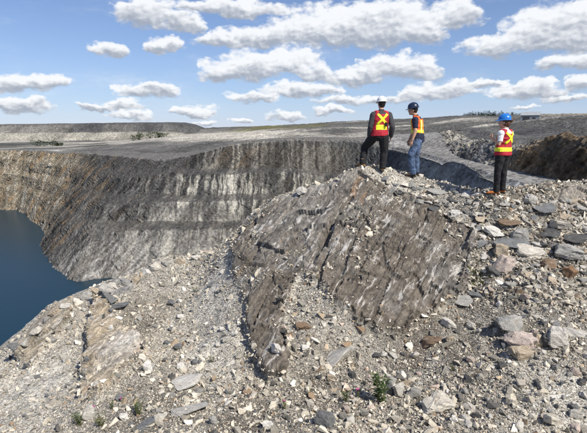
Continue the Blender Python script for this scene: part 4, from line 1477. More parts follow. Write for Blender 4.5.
def fuse(name, bm, voxel, mat, parent=None, smooth_it=2, wrinkle=0.0, wfreq=18, seed=0):
    """one continuous surface from overlapping lofts"""
    bmesh.ops.recalc_face_normals(bm, faces=bm.faces)
    me = bpy.data.meshes.new(name)
    bm.to_mesh(me)
    bm.free()
    tmp = bpy.data.objects.new('tmp', me)
    COL.objects.link(tmp)
    md = tmp.modifiers.new('r', 'REMESH')
    md.mode = 'VOXEL'
    md.voxel_size = voxel
    ms = tmp.modifiers.new('s', 'SMOOTH')
    ms.iterations = smooth_it
    ms.factor = 0.5
    dg = bpy.context.evaluated_depsgraph_get()
    me2 = bpy.data.meshes.new_from_object(tmp.evaluated_get(dg))
    bpy.data.objects.remove(tmp)
    bpy.data.meshes.remove(me)
    me2.name = name
    nv = len(me2.vertices)
    if wrinkle:
        co = np.zeros(nv * 3, np.float32)
        me2.vertices.foreach_get('co', co)
        nn = np.zeros(nv * 3, np.float32)
        me2.vertices.foreach_get('normal', nn)
        co = co.reshape(-1, 3).astype(float)
        nn = nn.reshape(-1, 3)
        q = co * np.array([1, 1, 1.7])
        d = fbm(q + 0.05 * vnoise(co, 9, seed)[:, None], wfreq, 3, seed, 0.55, True) * wrinkle
        me2.vertices.foreach_set('co', (co + nn * d[:, None]).astype(np.float32).ravel())
    me2.polygons.foreach_set('use_smooth', np.ones(len(me2.polygons), bool))
    me2.update()
    return link(name, me2, mat, parent)


M_SKIN = plain('skin', (0.50, 0.30, 0.21), 0.55, 30, 0.08)
M_BLACKCLOTH = plain('black_cloth', (0.012, 0.012, 0.014), 0.85, 40, 0.3)
M_CHARCOAL = plain('charcoal_cloth', (0.045, 0.045, 0.05), 0.85, 40, 0.25)
M_NAVY = plain('navy_cloth', (0.014, 0.019, 0.045), 0.85, 40, 0.25)
M_WHITECLOTH = plain('white_cloth', (0.75, 0.74, 0.73), 0.85, 40, 0.06)
M_JEANS = plain('denim', (0.075, 0.115, 0.20), 0.85, 9, 0.55)
M_REDVEST = plain('crimson_vest', (0.42, 0.018, 0.035), 0.75, 25, 0.18)
M_ORANGEVEST = plain('orange_vest', (0.80, 0.13, 0.022), 0.7, 25, 0.15)
M_LIME = plain('lime_tape', (0.78, 0.80, 0.03), 0.5, 30, 0.08)
M_SILVER = plain('silver_tape', (0.62, 0.62, 0.60), 0.35, 30, 0.06)
M_HATW = plain('white_hard_hat', (0.80, 0.80, 0.78), 0.3)
M_HATN = plain('navy_hard_hat', (0.016, 0.026, 0.060), 0.3)
M_HATB = plain('blue_hard_hat', (0.02, 0.17, 0.55), 0.3)
M_TANBOOT = plain('tan_leather', (0.27, 0.145, 0.06), 0.7, 30, 0.2)
M_DKBOOT = plain('brown_leather', (0.06, 0.042, 0.03), 0.7, 30, 0.2)
M_ORBOOT = plain('orange_leather', (0.42, 0.13, 0.03), 0.65, 30, 0.2)
M_HAIRB = plain('brown_hair', (0.085, 0.035, 0.018), 0.6, 60, 0.4)
M_HAIRD = plain('dark_hair', (0.02, 0.014, 0.01), 0.6, 60, 0.4)
M_SOLE = plain('rubber_sole', (0.02, 0.02, 0.02), 0.8)
M_EYE = plain('eye_white', (0.8, 0.78, 0.75), 0.3)


def axes(yaw):
    """forward and right of a figure that faces the direction (sin yaw, cos yaw); yaw 0 looks away from the camera"""
    f = Vector((math.sin(yaw), math.cos(yaw), 0))
    return f, Vector((f.y, -f.x, 0))


def lerp_pts(a, b, ts):
    return [Vector(a).lerp(Vector(b), t) for t in ts]


def hand_prims(bm, wrist, fdir, palm_n, thumb_side, s=1.0, curl=0.5):
    """palm and five bent fingers; fdir = where the fingers point, palm_n = out of the palm"""
    f = Vector(fdir).normalized()
    n = (Vector(palm_n) - f * f.dot(Vector(palm_n))).normalized()
    t = f.cross(n)
    if t.dot(Vector(thumb_side)) < 0:
        t = -t
    w = Vector(wrist)
    tube(bm, [w - f * 0.02, w + f * 0.035 * s, w + f * 0.085 * s], [(0.026 * s, 0.017 * s), (0.037 * s, 0.017 * s), (0.039 * s, 0.014 * s)], n, 12)
    for i, (o, L) in enumerate(((0.029, 0.070), (0.010, 0.080), (-0.010, 0.074), (-0.029, 0.058))):
        b = w + f * 0.078 * s + t * o * s
        a1 = curl * 0.7
        d1 = f * math.cos(a1) + n * math.sin(a1)
        d2 = f * math.cos(a1 * 2.1) + n * math.sin(a1 * 2.1)
        p1 = b + d1 * L * 0.55 * s
        tube(bm, [b - f * 0.01, p1, p1 + d2 * L * 0.5 * s], [0.0092 * s, 0.0088 * s, 0.007 * s], t, 8)
    b = w + f * 0.022 * s + t * 0.028 * s
    d1 = (f * 0.75 + t * 0.62 + n * 0.25).normalized()
    d2 = (f * 0.93 + t * 0.2 + n * 0.35).normalized()
    tube(bm, [b, b + d1 * 0.045 * s, b + d1 * 0.045 * s + d2 * 0.033 * s], [0.012 * s, 0.0105 * s, 0.008 * s], n, 8)


def vest_tape(name, vest_bvh, pts, width, out_dirs, parent, mat, lift=0.006, nseg=14):
    """reflective tape that lies on the vest: pts = polyline near the surface, out_dirs = outward direction at each point"""
    V, Fc = [], []
    samples = []
    for i in range(len(pts) - 1):
        a, b = Vector(pts[i]), Vector(pts[i + 1])
        oa, ob = Vector(out_dirs[i]), Vector(out_dirs[i + 1])
        for k in range(nseg + (i == len(pts) - 2)):
            t = k / nseg
            samples.append((a.lerp(b, t), oa.lerp(ob, t).normalized(), (b - a).normalized()))
    nw = 4
    last = None
    grid = []
    for p, o, d in samples:
        side = d.cross(o).normalized()
        row = []
        for j in range(nw + 1):
            q = p + side * width * (j / nw - 0.5)
            h, nrm, _, _ = vest_bvh.ray_cast(q + o * 0.35, -o, 0.7)
            if h is None:
                h, nrm, _, _ = vest_bvh.find_nearest(q)
            row.append((h + nrm * lift, h - nrm * 0.004))
        grid.append(row)
    for row in grid:
        for a, b in row:
            V.append(a)
    nfront = len(V)
    for row in grid:
        for a, b in row:
            V.append(b)
    m = nw + 1
    for i in range(len(grid) - 1):
        for j in range(nw):
            q = (i * m + j, i * m + j + 1, (i + 1) * m + j + 1, (i + 1) * m + j)
            Fc.append(q)
            Fc.append(tuple(nfront + x for x in q[::-1]))
        for j in (0, nw):
            Fc.append((i * m + j, (i + 1) * m + j, nfront + (i + 1) * m + j, nfront + i * m + j))
    for i in (0, len(grid) - 1):
        for j in range(nw):
            Fc.append((i * m + j, i * m + j + 1, nfront + i * m + j + 1, nfront + i * m + j))
    me = bpy.data.meshes.new(name)
    me.from_pydata([tuple(v) for v in V], [], Fc)
    me.polygons.foreach_set('use_smooth', np.ones(len(me.polygons), bool))
    me.update()
    return link(name, me, mat, parent)


def make_person(J, label, loc):
    """J: joint positions in metres (x right in the picture, y away, z up) and looks"""
    fwd, rgt = axes(J['yaw'])
    hf, hr = axes(J['head_yaw'])
    pel, chest = Vector(J['pelvis']), Vector(J['chest'])
    sw, hw, tk = J['sw'], J['hw'], J['thick']           # half shoulder width, half hip width, torso depth factor
    shL, shR = chest - rgt * sw * 0.93 - Vector((0, 0, 0.045)), chest + rgt * sw * 0.93 - Vector((0, 0, 0.045))
    if 'shL' in J:
        shL, shR = Vector(J['shL']), Vector(J['shR'])
    head = Vector(J['head'])
    legs = {'L': J['legL'], 'R': J['legR']}             # hip, knee, ankle, toe direction
    arms = {'L': (shL, *J['armL']), 'R': (shR, *J['armR'])}
    up = Vector((0, 0, 1))

    def torso(bm, inf, z_from, z_to, top=True):
        """elliptical trunk between fractions of the pelvis-chest line"""
        fr = [0.0, 0.22, 0.45, 0.7, 0.92, 1.05]
        hwv = [hw * 1.06, hw * 0.98, sw * 0.76, sw * 0.86, sw * 0.84, sw * 0.55]
        dep = [0.125, 0.118, 0.108, 0.118, 0.112, 0.075]
        pts, rad = [], []
        for k, (f_, a_, d_) in enumerate(zip(fr, hwv, dep)):
            if z_from - 0.01 <= f_ <= z_to + 0.01:
                pts.append(pel.lerp(chest, f_))
                rad.append((a_ + inf, d_ * tk + inf))
        tube(bm, pts, rad, fwd, 20)

    def leg(bm, k, inf, lo=1.0, thick=1.0):
        hp, kn, an = [Vector(p) for p in legs[k][:3]]
        pts = lerp_pts(hp, kn, (0, 0.3, 0.65, 1.0)) + lerp_pts(kn, an, (0.3, 0.6, 1.0))[:3]
        rad = [0.088 * thick, 0.085 * thick, 0.068 * thick, 0.056, 0.056, 0.048, 0.040]
        rad = [r + inf for r in rad]
        if inf > 0.005:
            pts.append(pts[-1] + (pts[-1] - pts[-2]).normalized() * 0.035)
            rad[-1] = max(rad[-1], 0.064)
            rad.append(0.068)
        tube(bm, pts, rad, fwd, 14)

    def arm(bm, k, inf, part=1.0):
        s_, e_, w_ = [Vector(p) for p in arms[k][:3]]
        pts = lerp_pts(s_, e_, (0.0, 0.35, 0.75, 1.0))
        rad = [0.055, 0.050, 0.043, 0.040]
        if part > 0.5:
            pts += lerp_pts(e_, w_, (0.35, 0.75, 1.0))
            rad += [0.041, 0.034, 0.027]
        else:
            pts[-1] = s_.lerp(e_, 0.78)
            pts[-2] = s_.lerp(e_, 0.5)
        tube(bm, pts, [(r + inf) * J.get('arm_t', 1.0) for r in rad], (0.3, 0.9, 0.1), 12)

    # --- body: one continuous mesh
    bm = bmesh.new()
    torso(bm, 0, 0, 1.05)
    ball(bm, pel - up * 0.02, (hw * 1.0, 0.115 * tk, 0.12), Matrix.Rotation(-J['yaw'], 3, 'Z'))
    for k in 'LR':
        leg(bm, k, 0)
        arm(bm, k, 0)
        ball(bm, arms[k][0], 0.052)
        an, td = Vector(legs[k][2]), Vector(legs[k][3]).normalized()
        tube(bm, [an - td * 0.04 - up * 0.04, an + td * 0.06 - up * 0.05, an + td * 0.14 - up * 0.065], [(0.032, 0.03), (0.036, 0.026), (0.03, 0.016)], up, 10)
        w_ = Vector(arms[k][2])
        fd = Vector(arms[k][3])
        hand_prims(bm, w_, fd, arms[k][4], arms[k][5], 0.98, J.get('curl', 0.6))
    nb = chest + up * 0.0
    tube(bm, [nb + up * 0.0, nb.lerp(head, 0.5), head - up * 0.04], [0.062, 0.054, 0.055], hf, 14)
    rotH = Matrix((hr, hf, up)).transposed()
    ball(bm, head + up * 0.025 - hf * 0.012, (0.076, 0.096, 0.105), rotH, 20)
    ball(bm, head - up * 0.045 + hf * 0.026, (0.060, 0.068, 0.068), rotH, 16)         # jaw
    ball(bm, head - up * 0.092 + hf * 0.062, (0.026, 0.022, 0.022), rotH, 10)         # chin
    tube(bm, [head + hf * 0.085 + up * 0.022, head + hf * 0.106 - up * 0.008, head + hf * 0.112 - up * 0.028], [0.009, 0.012, 0.016], up.cross(hf), 8)   # nose
    tube(bm, [head + hf * 0.088 - up * 0.056 - hr * 0.022, head + hf * 0.096 - up * 0.056, head + hf * 0.088 - up * 0.056 + hr * 0.022], [0.006, 0.010, 0.006], up, 8)   # lips
    for sgn in (-1, 1):
        ball(bm, head + hr * 0.077 * sgn - hf * 0.005 - up * 0.005, (0.012, 0.022, 0.034), rotH, 10)   # ears
        ball(bm, head + hr * 0.034 * sgn + hf * 0.080 + up * 0.030, (0.020, 0.010, 0.008), rotH, 8)    # brow
    body = fuse('person', bm, 0.0065, M_SKIN, None, 2)
    body.location = loc
    tag(body, label, 'person', 'people on the crest')
    for sgn in (-1, 1):
        b2 = bmesh.new()
        ball(b2, head + hr * 0.032 * sgn + hf * 0.082 + up * 0.008, (0.012, 0.010, 0.008), rotH, 10)
        e = bpy.data.meshes.new('eye')
        b2.to_mesh(e)
        b2.free()
        link('eye', e, M_EYE, body)
    # --- trousers
    bm = bmesh.new()
    torso(bm, 0.012, 0, 0.22)
    ball(bm, pel - up * 0.03, (hw * 1.06 + 0.012, 0.132 * tk + 0.006, 0.13), Matrix.Rotation(-J['yaw'], 3, 'Z'))
    for k in 'LR':
        leg(bm, k, J.get('leg_loose', 0.016))
    fuse('trousers', bm, 0.009, J['trousers'], body, 2, 0.012, 8, 3)
    # --- shirt
    bm = bmesh.new()
    torso(bm, 0.012, 0.22, 1.05)
    if J.get('untuck'):
        tube(bm, [pel - up * 0.07, pel + up * 0.05, pel.lerp(chest, 0.3)], [(hw * 1.06 + 0.034, 0.155), (hw * 1.04 + 0.03, 0.15), (hw + 0.02, 0.132)], fwd, 20)
    for k in 'LR':
        ball(bm, arms[k][0] - up * 0.004, 0.075)
        tube(bm, [chest - up * 0.03, arms[k][0]], [0.085, 0.072], fwd, 12)
        arm(bm, k, 0.014, J['sleeve'])
    tube(bm, [nb - up * 0.02, nb.lerp(head, 0.36)], [0.078, 0.064], hf, 14)
    fuse('shirt', bm, 0.009, J['shirt'], body, 2, 0.009, 10, 9)
    # --- vest
    bm = bmesh.new()
    torso(bm, 0.030, 0.22, 0.92)
    if not J.get('untuck'):
        tube(bm, [pel - up * 0.03, pel + up * 0.06, pel.lerp(chest, 0.3)], [(hw * 1.06 + 0.034, 0.158), (hw * 1.04 + 0.032, 0.152), (hw + 0.03, 0.145)], fwd, 20)
    top_a = pel.lerp(chest, 0.92)
    for sgn, sh in ((-1, shL), (1, shR)):
        m_ = chest.lerp(sh, 0.52)
        tube(bm, [top_a.lerp(sh, 0.45) - fwd * 0.085 * tk - up * 0.05, m_ + up * 0.045 - fwd * 0.04, m_ + up * 0.052 + fwd * 0.03, top_a.lerp(sh, 0.45) + fwd * 0.095 * tk - up * 0.05],
             [(0.066, 0.034)] * 4, up, 12)
    vest = fuse('vest', bm, 0.010, J['vest'], body, 3, 0.011, 7, 21)
    vm = vest.data
    bv = BVHTree.FromPolygons([v.co.copy() for v in vm.vertices], [tuple(p.vertices) for p in vm.polygons])
    ax = (chest - pel).normalized()
    for nm, mat, width, pl, ods in J['tape'](pel, chest, fwd, rgt, ax, sw):
        vest_tape(nm, bv, pl, width, ods, vest, mat)
    # --- boots
    for k in 'LR':
        an, td = Vector(legs[k][2]), Vector(legs[k][3]).normalized()
        bm = bmesh.new()
        tube(bm, [an + up * 0.11, an + up * 0.03, an - up * 0.03 - td * 0.01], [0.052, 0.052, 0.056], td, 12)
        tube(bm, [an - td * 0.062 - up * 0.045, an + td * 0.0 - up * 0.035, an + td * 0.09 - up * 0.045, an + td * 0.165 - up * 0.058, an + td * 0.20 - up * 0.066],
             [(0.036, 0.036), (0.044, 0.045), (0.050, 0.040), (0.046, 0.030), (0.026, 0.018)], up, 14)
        bt = fuse('boot', bm, 0.008, J['boots'], body, 2)
        bm = bmesh.new()
        tube(bm, [an - td * 0.072 - up * 0.088, an + td * 0.0 - up * 0.088, an + td * 0.10 - up * 0.088, an + td * 0.175 - up * 0.088, an + td * 0.212 - up * 0.084],
             [(0.038, 0.013), (0.044, 0.013), (0.053, 0.013), (0.046, 0.013), (0.020, 0.010)], up, 14)
        fuse('sole', bm, 0.007, M_SOLE, bt, 1)
    # --- hair
    bm = bmesh.new()
    ball(bm, head + up * 0.032 - hf * 0.028, (0.086, 0.094, 0.105), rotH, 18)
    if J.get('bun'):
        ball(bm, head - hf * 0.075 - up * 0.02, (0.070, 0.055, 0.085), rotH, 14)
        ball(bm, head - hf * 0.135 + up * 0.045, (0.045, 0.045, 0.042), rotH, 12)
        ball(bm, head - hf * 0.03 - up * 0.03, (0.083, 0.06, 0.06), rotH, 12)
    else:
        ball(bm, head - hf * 0.055 - up * 0.03, (0.066, 0.045, 0.055), rotH, 12)
    fuse('hair', bm, 0.008, J['hair'], body, 1, 0.004, 40, 5)
    # --- hard hat: shell, brim, ridge
    hc = head + up * 0.062 - hf * 0.008
    rows = []
    tl = Matrix.Rotation(J.get('hat_tilt', 0), 3, hr)
    V, Fc = [], []
    seg, nr_ = 40, 12
    for i in range(nr_ + 1):
        ph = (math.pi / 2) * i / nr_
        for k in range(seg):
            t = 2 * math.pi * k / seg
            rx, ry, rz = 0.112, 0.135, 0.125
            v = hr * (math.cos(t) * rx * math.cos(ph)) + hf * (math.sin(t) * ry * math.cos(ph)) + up * (math.sin(ph) ** 0.92 * rz)
            ridge = 0.010 * math.exp(-((math.cos(t) * math.cos(ph)) / 0.13) ** 2) * (i > 2)
            V.append(hc + tl @ (v + up * ridge))
    for i in range(nr_):
        for k in range(seg):
            Fc.append((i * seg + k, i * seg + (k + 1) % seg, (i + 1) * seg + (k + 1) % seg, (i + 1) * seg + k))
    me_ = bpy.data.meshes.new('hard_hat')
    me_.from_pydata([tuple(v) for v in V], [], Fc)
    me_.polygons.foreach_set('use_smooth', np.ones(len(me_.polygons), bool))
    me_.update()
    hat = link('hard_hat', me_, J['hat'], body)
    V, Fc = [], []
    for lay in range(4):
        for k in range(seg):
            t = 2 * math.pi * k / seg
            s_, c_ = math.sin(t), math.cos(t)
            ext = 0.012 + 0.045 * max(0, s_) ** 2
            rx, ry = 0.112, 0.135
            if lay in (1, 2):
                rx, ry = rx + ext, ry + ext
            zz = (0.006, -0.006 - 0.012 * max(0, s_), -0.012 - 0.012 * max(0, s_), -0.004)[lay]
            if lay in (0, 3):
                rx, ry = rx - 0.002, ry - 0.002
            V.append(hc + tl @ (hr * c_ * rx + hf * s_ * ry + up * zz))
    for lay in range(4):
        for k in range(seg):
            a, b = lay * seg, ((lay + 1) % 4) * seg
            Fc.append((a + k, a + (k + 1) % seg, b + (k + 1) % seg, b + k))
    me_ = bpy.data.meshes.new('brim')
    me_.from_pydata([tuple(v) for v in V], [], Fc)
    me_.update()
    link('brim', me_, J['hat'], hat)
    return body


def tape_x_back(mat, low=True, wrap=False):
    def fn(pel, chest, fwd, rgt, ax, sw):
        c = pel.lerp(chest, 0.68)
        back = -fwd
        o = []
        for sg in (-1, 1):
            a = c + rgt * 0.115 * sg + ax * 0.135
            b = c - rgt * 0.115 * sg - ax * 0.105
            o.append(('reflective_tape', mat, 0.056, [a + back * 0.1, b + back * 0.1], [back, back]))
        zb = pel.lerp(chest, 0.20 if wrap else 0.34)
        if wrap:
            pts, ods = [], []
            for ang in range(-150, 151, 30):
                d = back * math.cos(R(ang)) + rgt * math.sin(R(ang))
                pts.append(zb + d * 0.17)
                ods.append(d)
            o.append(('reflective_tape', mat, 0.085, pts, ods))
            for sg in (-1, 1):
                d = (fwd * 0.85 + rgt * 0.52 * sg).normalized()
                o.append(('reflective_tape', mat, 0.055, [zb + d * 0.17, chest + rgt * sg * 0.09 + fwd * 0.1 - ax * 0.04], [d, (fwd + rgt * 0.2 * sg).normalized()]))
        else:
            o.append(('reflective_tape', mat, 0.115, [zb - rgt * 0.125 + back * 0.1, zb + back * 0.12, zb + rgt * 0.125 + back * 0.1], [(back - rgt * 0.4).normalized(), back, (back + rgt * 0.4).normalized()]))
        return o
    return fn


def tape_straps(pel, chest, fwd, rgt, ax, sw):
    o = []
    z1, z2 = pel.lerp(chest, 0.22), pel.lerp(chest, 0.90)
    for sg in (-1, 1):
        for nm, mt, w, dx in (('reflective_tape', M_LIME, 0.075, 0.0), ('silver_tape', M_SILVER, 0.026, 0.0)):
            for fb in (-1, 1):
                d = fwd * fb
                dd = (d + rgt * sg * 0.45).normalized()
                o.append((nm, mt, w, [z1 + rgt * sg * 0.10 + d * 0.1, z2 + rgt * sg * 0.10 + d * 0.1], [dd, dd]))
    pts, ods = [], []
    zb = pel.lerp(chest, 0.36)
    for ang in range(-180, 181, 30):
        d = -fwd * math.cos(R(ang)) + rgt * math.sin(R(ang))
        pts.append(zb + d * 0.17)
        ods.append(d)
    o.append(('reflective_tape', M_LIME, 0.06, pts, ods))
    # the silver strip sits on top of the lime
    return [q for q in o if q[0] == 'reflective_tape'] + [(a, b, c, [p + Vector((0, 0, 0)) for p in d], e) for a, b, c, d, e in o if a == 'silver_tape']


def stand(px, py):
    loc, _ = hit_pix(px, py)
    if loc is None:
        x, y = pix_ground(px, py)
        loc, _ = hill_z(x, y)
    return loc


def foot_z(base, x, y):
    """height of the ground under a foot, relative to the figure's base"""
    zs = [hill_z(base.x + x + dx, base.y + y + dy)[0].z for dx in (-0.06, 0, 0.06) for dy in (-0.06, 0, 0.06)]
    return max(zs) - 0.012 - base.z


def build_people():
    # man in the white hat: back to the camera, left boot up on the rock
    b = stand(382, 173.5)
    zR = foot_z(b, 0.0, 0.0)
    zL = foot_z(b, -0.47, 0.13)
    J = dict(yaw=R(-8), head_yaw=R(-14), pelvis=(-0.09, 0.03, 0.93), chest=(-0.06, 0.05, 1.44), head=(-0.055, 0.10, 1.645), sw=0.205, hw=0.168, thick=1.0,
             legL=((-0.19, 0.05, 0.92), (-0.40, 0.26, 0.62), (-0.46, 0.12, zL + 0.10), (-0.75, 0.65, 0)),
             legR=((0.01, 0.02, 0.92), (0.045, 0.06, 0.50), (0.005, 0.0, zR + 0.10), (0.2, 0.97, 0)),
             armL=((-0.315, -0.02, 1.13), (-0.325, 0.09, 0.88), (0.05, 0.25, -1), (1, 0, 0), (0, 1, 0)),
             armR=((0.20, -0.02, 1.13), (0.205, 0.09, 0.88), (-0.05, 0.25, -1), (-1, 0, 0), (0, 1, 0)),
             trousers=M_BLACKCLOTH, shirt=M_CHARCOAL, sleeve=1.0, vest=M_REDVEST, boots=M_TANBOOT, hair=M_HAIRD, hat=M_HATW, tape=tape_x_back(M_LIME), leg_loose=0.032, arm_t=1.15, hat_tilt=R(-4))
    p1 = make_person(J, 'person in white hard hat and red vest, seen from behind, one boot up on rock', b)
    # radio pouch on the back of the red vest
    f, r = axes(J['yaw'])
    bm = bmesh.new()
    bmesh.ops.create_cube(bm, size=1, matrix=Matrix.Translation(Vector((0.035, -0.125, 1.17))) @ Matrix.Rotation(R(8), 4, 'Z') @ Matrix.Diagonal((0.055, 0.035, 0.10, 1)))
    bmesh.ops.bevel(bm, geom=list(bm.edges), offset=0.008, segments=2, affect='EDGES')
    tube(bm, [(0.05, -0.125, 1.21), (0.052, -0.128, 1.33)], [0.006, 0.004], (0, 1, 0), 8)
    me_ = bpy.data.meshes.new('radio_pouch')
    bm.to_mesh(me_)
    bm.free()
    link('radio_pouch', me_, M_BLACKCLOTH, p1)
    # man in jeans: walking left, looking down
    b = stand(414, 176)
    zA = foot_z(b, -0.08, -0.10)
    zB = foot_z(b, 0.07, 0.10)
    J = dict(yaw=R(-66), head_yaw=R(-78), pelvis=(0.05, 0.0, 0.92), chest=(0.0, 0.02, 1.415), head=(-0.095, 0.05, 1.60), sw=0.195, hw=0.165, thick=1.0,
             legL=((0.03, -0.10, 0.90), (-0.14, -0.14, 0.53), (-0.055, -0.12, zA + 0.10), (-0.93, 0.25, 0)),
             legR=((0.075, 0.10, 0.90), (0.05, 0.11, 0.49), (0.085, 0.10, zB + 0.10), (-0.93, 0.25, 0)),
             armL=((-0.075, -0.22, 1.115), (-0.145, -0.21, 0.875), (-0.25, 0.05, -1), (0.3, 0.9, 0), (-1, 0, 0)),
             armR=((0.02, 0.25, 1.12), (-0.10, 0.24, 0.88), (-0.25, 0.05, -1), (0.3, -0.9, 0), (-1, 0, 0)),
             trousers=M_JEANS, shirt=M_NAVY, sleeve=0.4, vest=M_ORANGEVEST, boots=M_DKBOOT, hair=M_HAIRD, hat=M_HATN, untuck=True, tape=tape_straps, leg_loose=0.024, arm_t=1.08, hat_tilt=R(-10))
    make_person(J, 'person in blue jeans, navy hard hat and orange vest, walking and looking down', b)
    # woman: three-quarter back view, hands raised in front of the chest
    b = stand(497.5, 194)
    zA = foot_z(b, -0.08, -0.06)
    zB = foot_z(b, 0.115, 0.06)
    J = dict(yaw=R(-33), head_yaw=R(-62), pelvis=(0.04, 0.0, 0.89), chest=(0.06, -0.01, 1.365), head=(0.02, 0.02, 1.555), sw=0.178, hw=0.168, thick=0.98,
             legL=((-0.035, -0.065, 0.86), (-0.075, -0.08, 0.47), (-0.06, -0.06, zA + 0.10), (-0.95, 0.2, 0)),
             legR=((0.115, 0.065, 0.86), (0.115, 0.05, 0.47), (0.125, 0.06, zB + 0.10), (-0.8, 0.5, 0)),
             armL=((-0.115, -0.155, 1.10), (-0.20, 0.02, 1.22), (-0.35, 0.55, 0.45), (0.8, 0.5, 0.2), (0, 0.1, 1)),
             armR=((0.13, 0.24, 1.10), (-0.09, 0.24, 1.20), (-0.6, -0.1, 0.45), (0.3, -0.9, 0.2), (0, 0.1, 1)),
             trousers=M_BLACKCLOTH, shirt=M_WHITECLOTH, sleeve=0.4, vest=M_REDVEST, boots=M_ORBOOT, hair=M_HAIRB, hat=M_HATB, bun=True, tape=tape_x_back(M_LIME, wrap=True), leg_loose=0.012, arm_t=0.95, hat_tilt=R(-2), curl=0.9)
    make_person(J, 'person in blue hard hat and red vest with yellow cross, brown hair tied back', b)


build_people()

# ------------------------------------------------------------------ plants
M_LEAF = plain('weed_leaf', (0.055, 0.095, 0.022), 0.6, 20, 0.4)
M_LEAF2 = plain('pale_weed_leaf', (0.10, 0.125, 0.035), 0.6, 20, 0.35)
M_STEM = plain('weed_stem', (0.12, 0.10, 0.05), 0.7)
M_PINK = plain('pink_petal', (0.50, 0.12, 0.30), 0.6)
M_MOSS = plain('moss', (0.17, 0.18, 0.035), 0.95, 30, 0.4)
M_BUSH = plain('bush_leaf', (0.03, 0.055, 0.014), 0.7, 0.4, 0.4)


def leaf_geo(V, Fc, base, d, L, w, rnd):
    d = d.normalized()
    side = d.cross(Vector((0, 0, 1)))
    if side.length < 0.05:
        side = Vector((1, 0, 0))
    side.normalize()
    side = (side + Vector((rnd.uniform(-.4, .4), rnd.uniform(-.4, .4), rnd.uniform(-.4, .4)))).normalized()
    m = base + d * L * 0.5 + Vector((0, 0, 0.06 * L))
    t = base + d * L - Vector((0, 0, 0.12 * L))
    i = len(V)
    V += [base, m - side * w * 0.5, t, m + side * w * 0.5]
    Fc += [(i, i + 1, i + 2), (i, i + 2, i + 3)]


def weed(px, py, hpx, wpx, n_stem, seed, mat, label, flower=None, group=None):
    loc, _ = hit_pix(px, py)
    k = loc.length / F * 0.95
    h, w = hpx * k, wpx * k
    rnd = random.Random(seed)
    root = bpy.data.objects.new('weed', None)
    COL.objects.link(root)
    root.location = loc
    tag(root, label, 'weed', group)
    V, Fc = [], []
    bm = bmesh.new()
    tips = []
    for s_ in range(n_stem):
        a = rnd.uniform(0, 6.28)
        b0 = Vector((math.cos(a), math.sin(a), 0)) * rnd.uniform(0, 0.18) * w
        tip = Vector((math.cos(a), math.sin(a), 0)) * rnd.uniform(0.1, 0.5) * w + Vector((0, 0, h * rnd.uniform(0.6, 1.0)))
        mid = b0.lerp(tip, 0.55) + Vector((0, 0, 0.08 * h))
        tube(bm, [b0 - Vector((0, 0, 0.02)), mid, tip], [0.004, 0.003, 0.0015], (0.3, 1, 0.2), 5)
        tips.append(tip)
        nl = rnd.randint(11, 17)
        for l in range(nl):
            t = (l + 0.5) / nl
            p = b0.lerp(mid, t * 1.8) if t < 0.55 else mid.lerp(tip, (t - 0.55) / 0.45)
            a2 = l * 2.4 + rnd.uniform(-0.5, 0.5)
            dr_ = Vector((math.cos(a2), math.sin(a2), rnd.uniform(0.2, 0.9)))
            leaf_geo(V, Fc, p, dr_, h * rnd.uniform(0.16, 0.30), h * rnd.uniform(0.045, 0.08), rnd)
    me_ = bpy.data.meshes.new('stem')
    bm.to_mesh(me_)
    bm.free()
    link('stem', me_, M_STEM, root)
    me_ = bpy.data.meshes.new('leaves')
    me_.from_pydata([tuple(v) for v in V], [], Fc)
    me_.update()
    lf = link('leaves', me_, mat, root)
    for j in range(flower or 0):
        V, Fc = [], []
        c = tips[j % len(tips)] + Vector((0, 0, 0.01))
        for q in range(14):
            a = q * 2.4
            leaf_geo(V, Fc, c + Vector((0, 0, -0.012 * (q // 5))), Vector((math.cos(a), math.sin(a), 0.5)), 0.024, 0.018, rnd)
        me_ = bpy.data.meshes.new('flower')
        me_.from_pydata([tuple(v) for v in V], [], Fc)
        me_.update()
        link('flower', me_, M_PINK, root)
    return root


weed(381, 402, 28, 20, 10, 1, M_LEAF, 'bushy green leafy weed beside the upright stones at the bottom')
weed(345, 402, 12, 11, 6, 2, M_LEAF, 'small green weed left of the bushy leafy one at the bottom')
weed(358, 399, 11, 7, 3, 3, M_LEAF2, 'small weed with a pink flower between two green weeds', 2)
weed(284, 409, 10, 10, 5, 4, M_LEAF2, 'low weed with pink flowers at bottom centre', 1)
weed(80, 424, 12, 13, 7, 5, M_LEAF, 'green weed in the lower left corner below the rusty fin')
weed(101, 426, 12, 12, 7, 6, M_LEAF2, 'pale green weed right of the one in the lower left corner')
weed(138, 414, 13, 16, 8, 7, M_LEAF, 'green weed above the smooth grey flat stone at lower left')
weed(112, 408, 8, 8, 4, 8, M_LEAF2, 'tiny weed on the gravel below the rusty fin')
weed(95, 413, 6, 5, 2, 9, M_LEAF2, 'tiny weed with a pink flower at the pale rounded stone', 1)
weed(123, 402, 6, 5, 2, 10, M_LEAF2, 'lone tiny weed with a pink flower left of the flat slabs', 1)
weed(212, 362, 8, 8, 4, 11, M_LEAF2, 'small pale weed on the scree left of the bedrock slab')
weed(195, 292, 6, 6, 4, 12, M_LEAF2, 'small pale weed high on the scree near the crest')
weed(453, 372, 7, 9, 4, 13, M_LEAF2, 'low pale weed on gravel above the cream boulder')
weed(308, 396, 7, 8, 4, 14, M_LEAF2, 'low green weed on the gravel below the tilted pale slab')


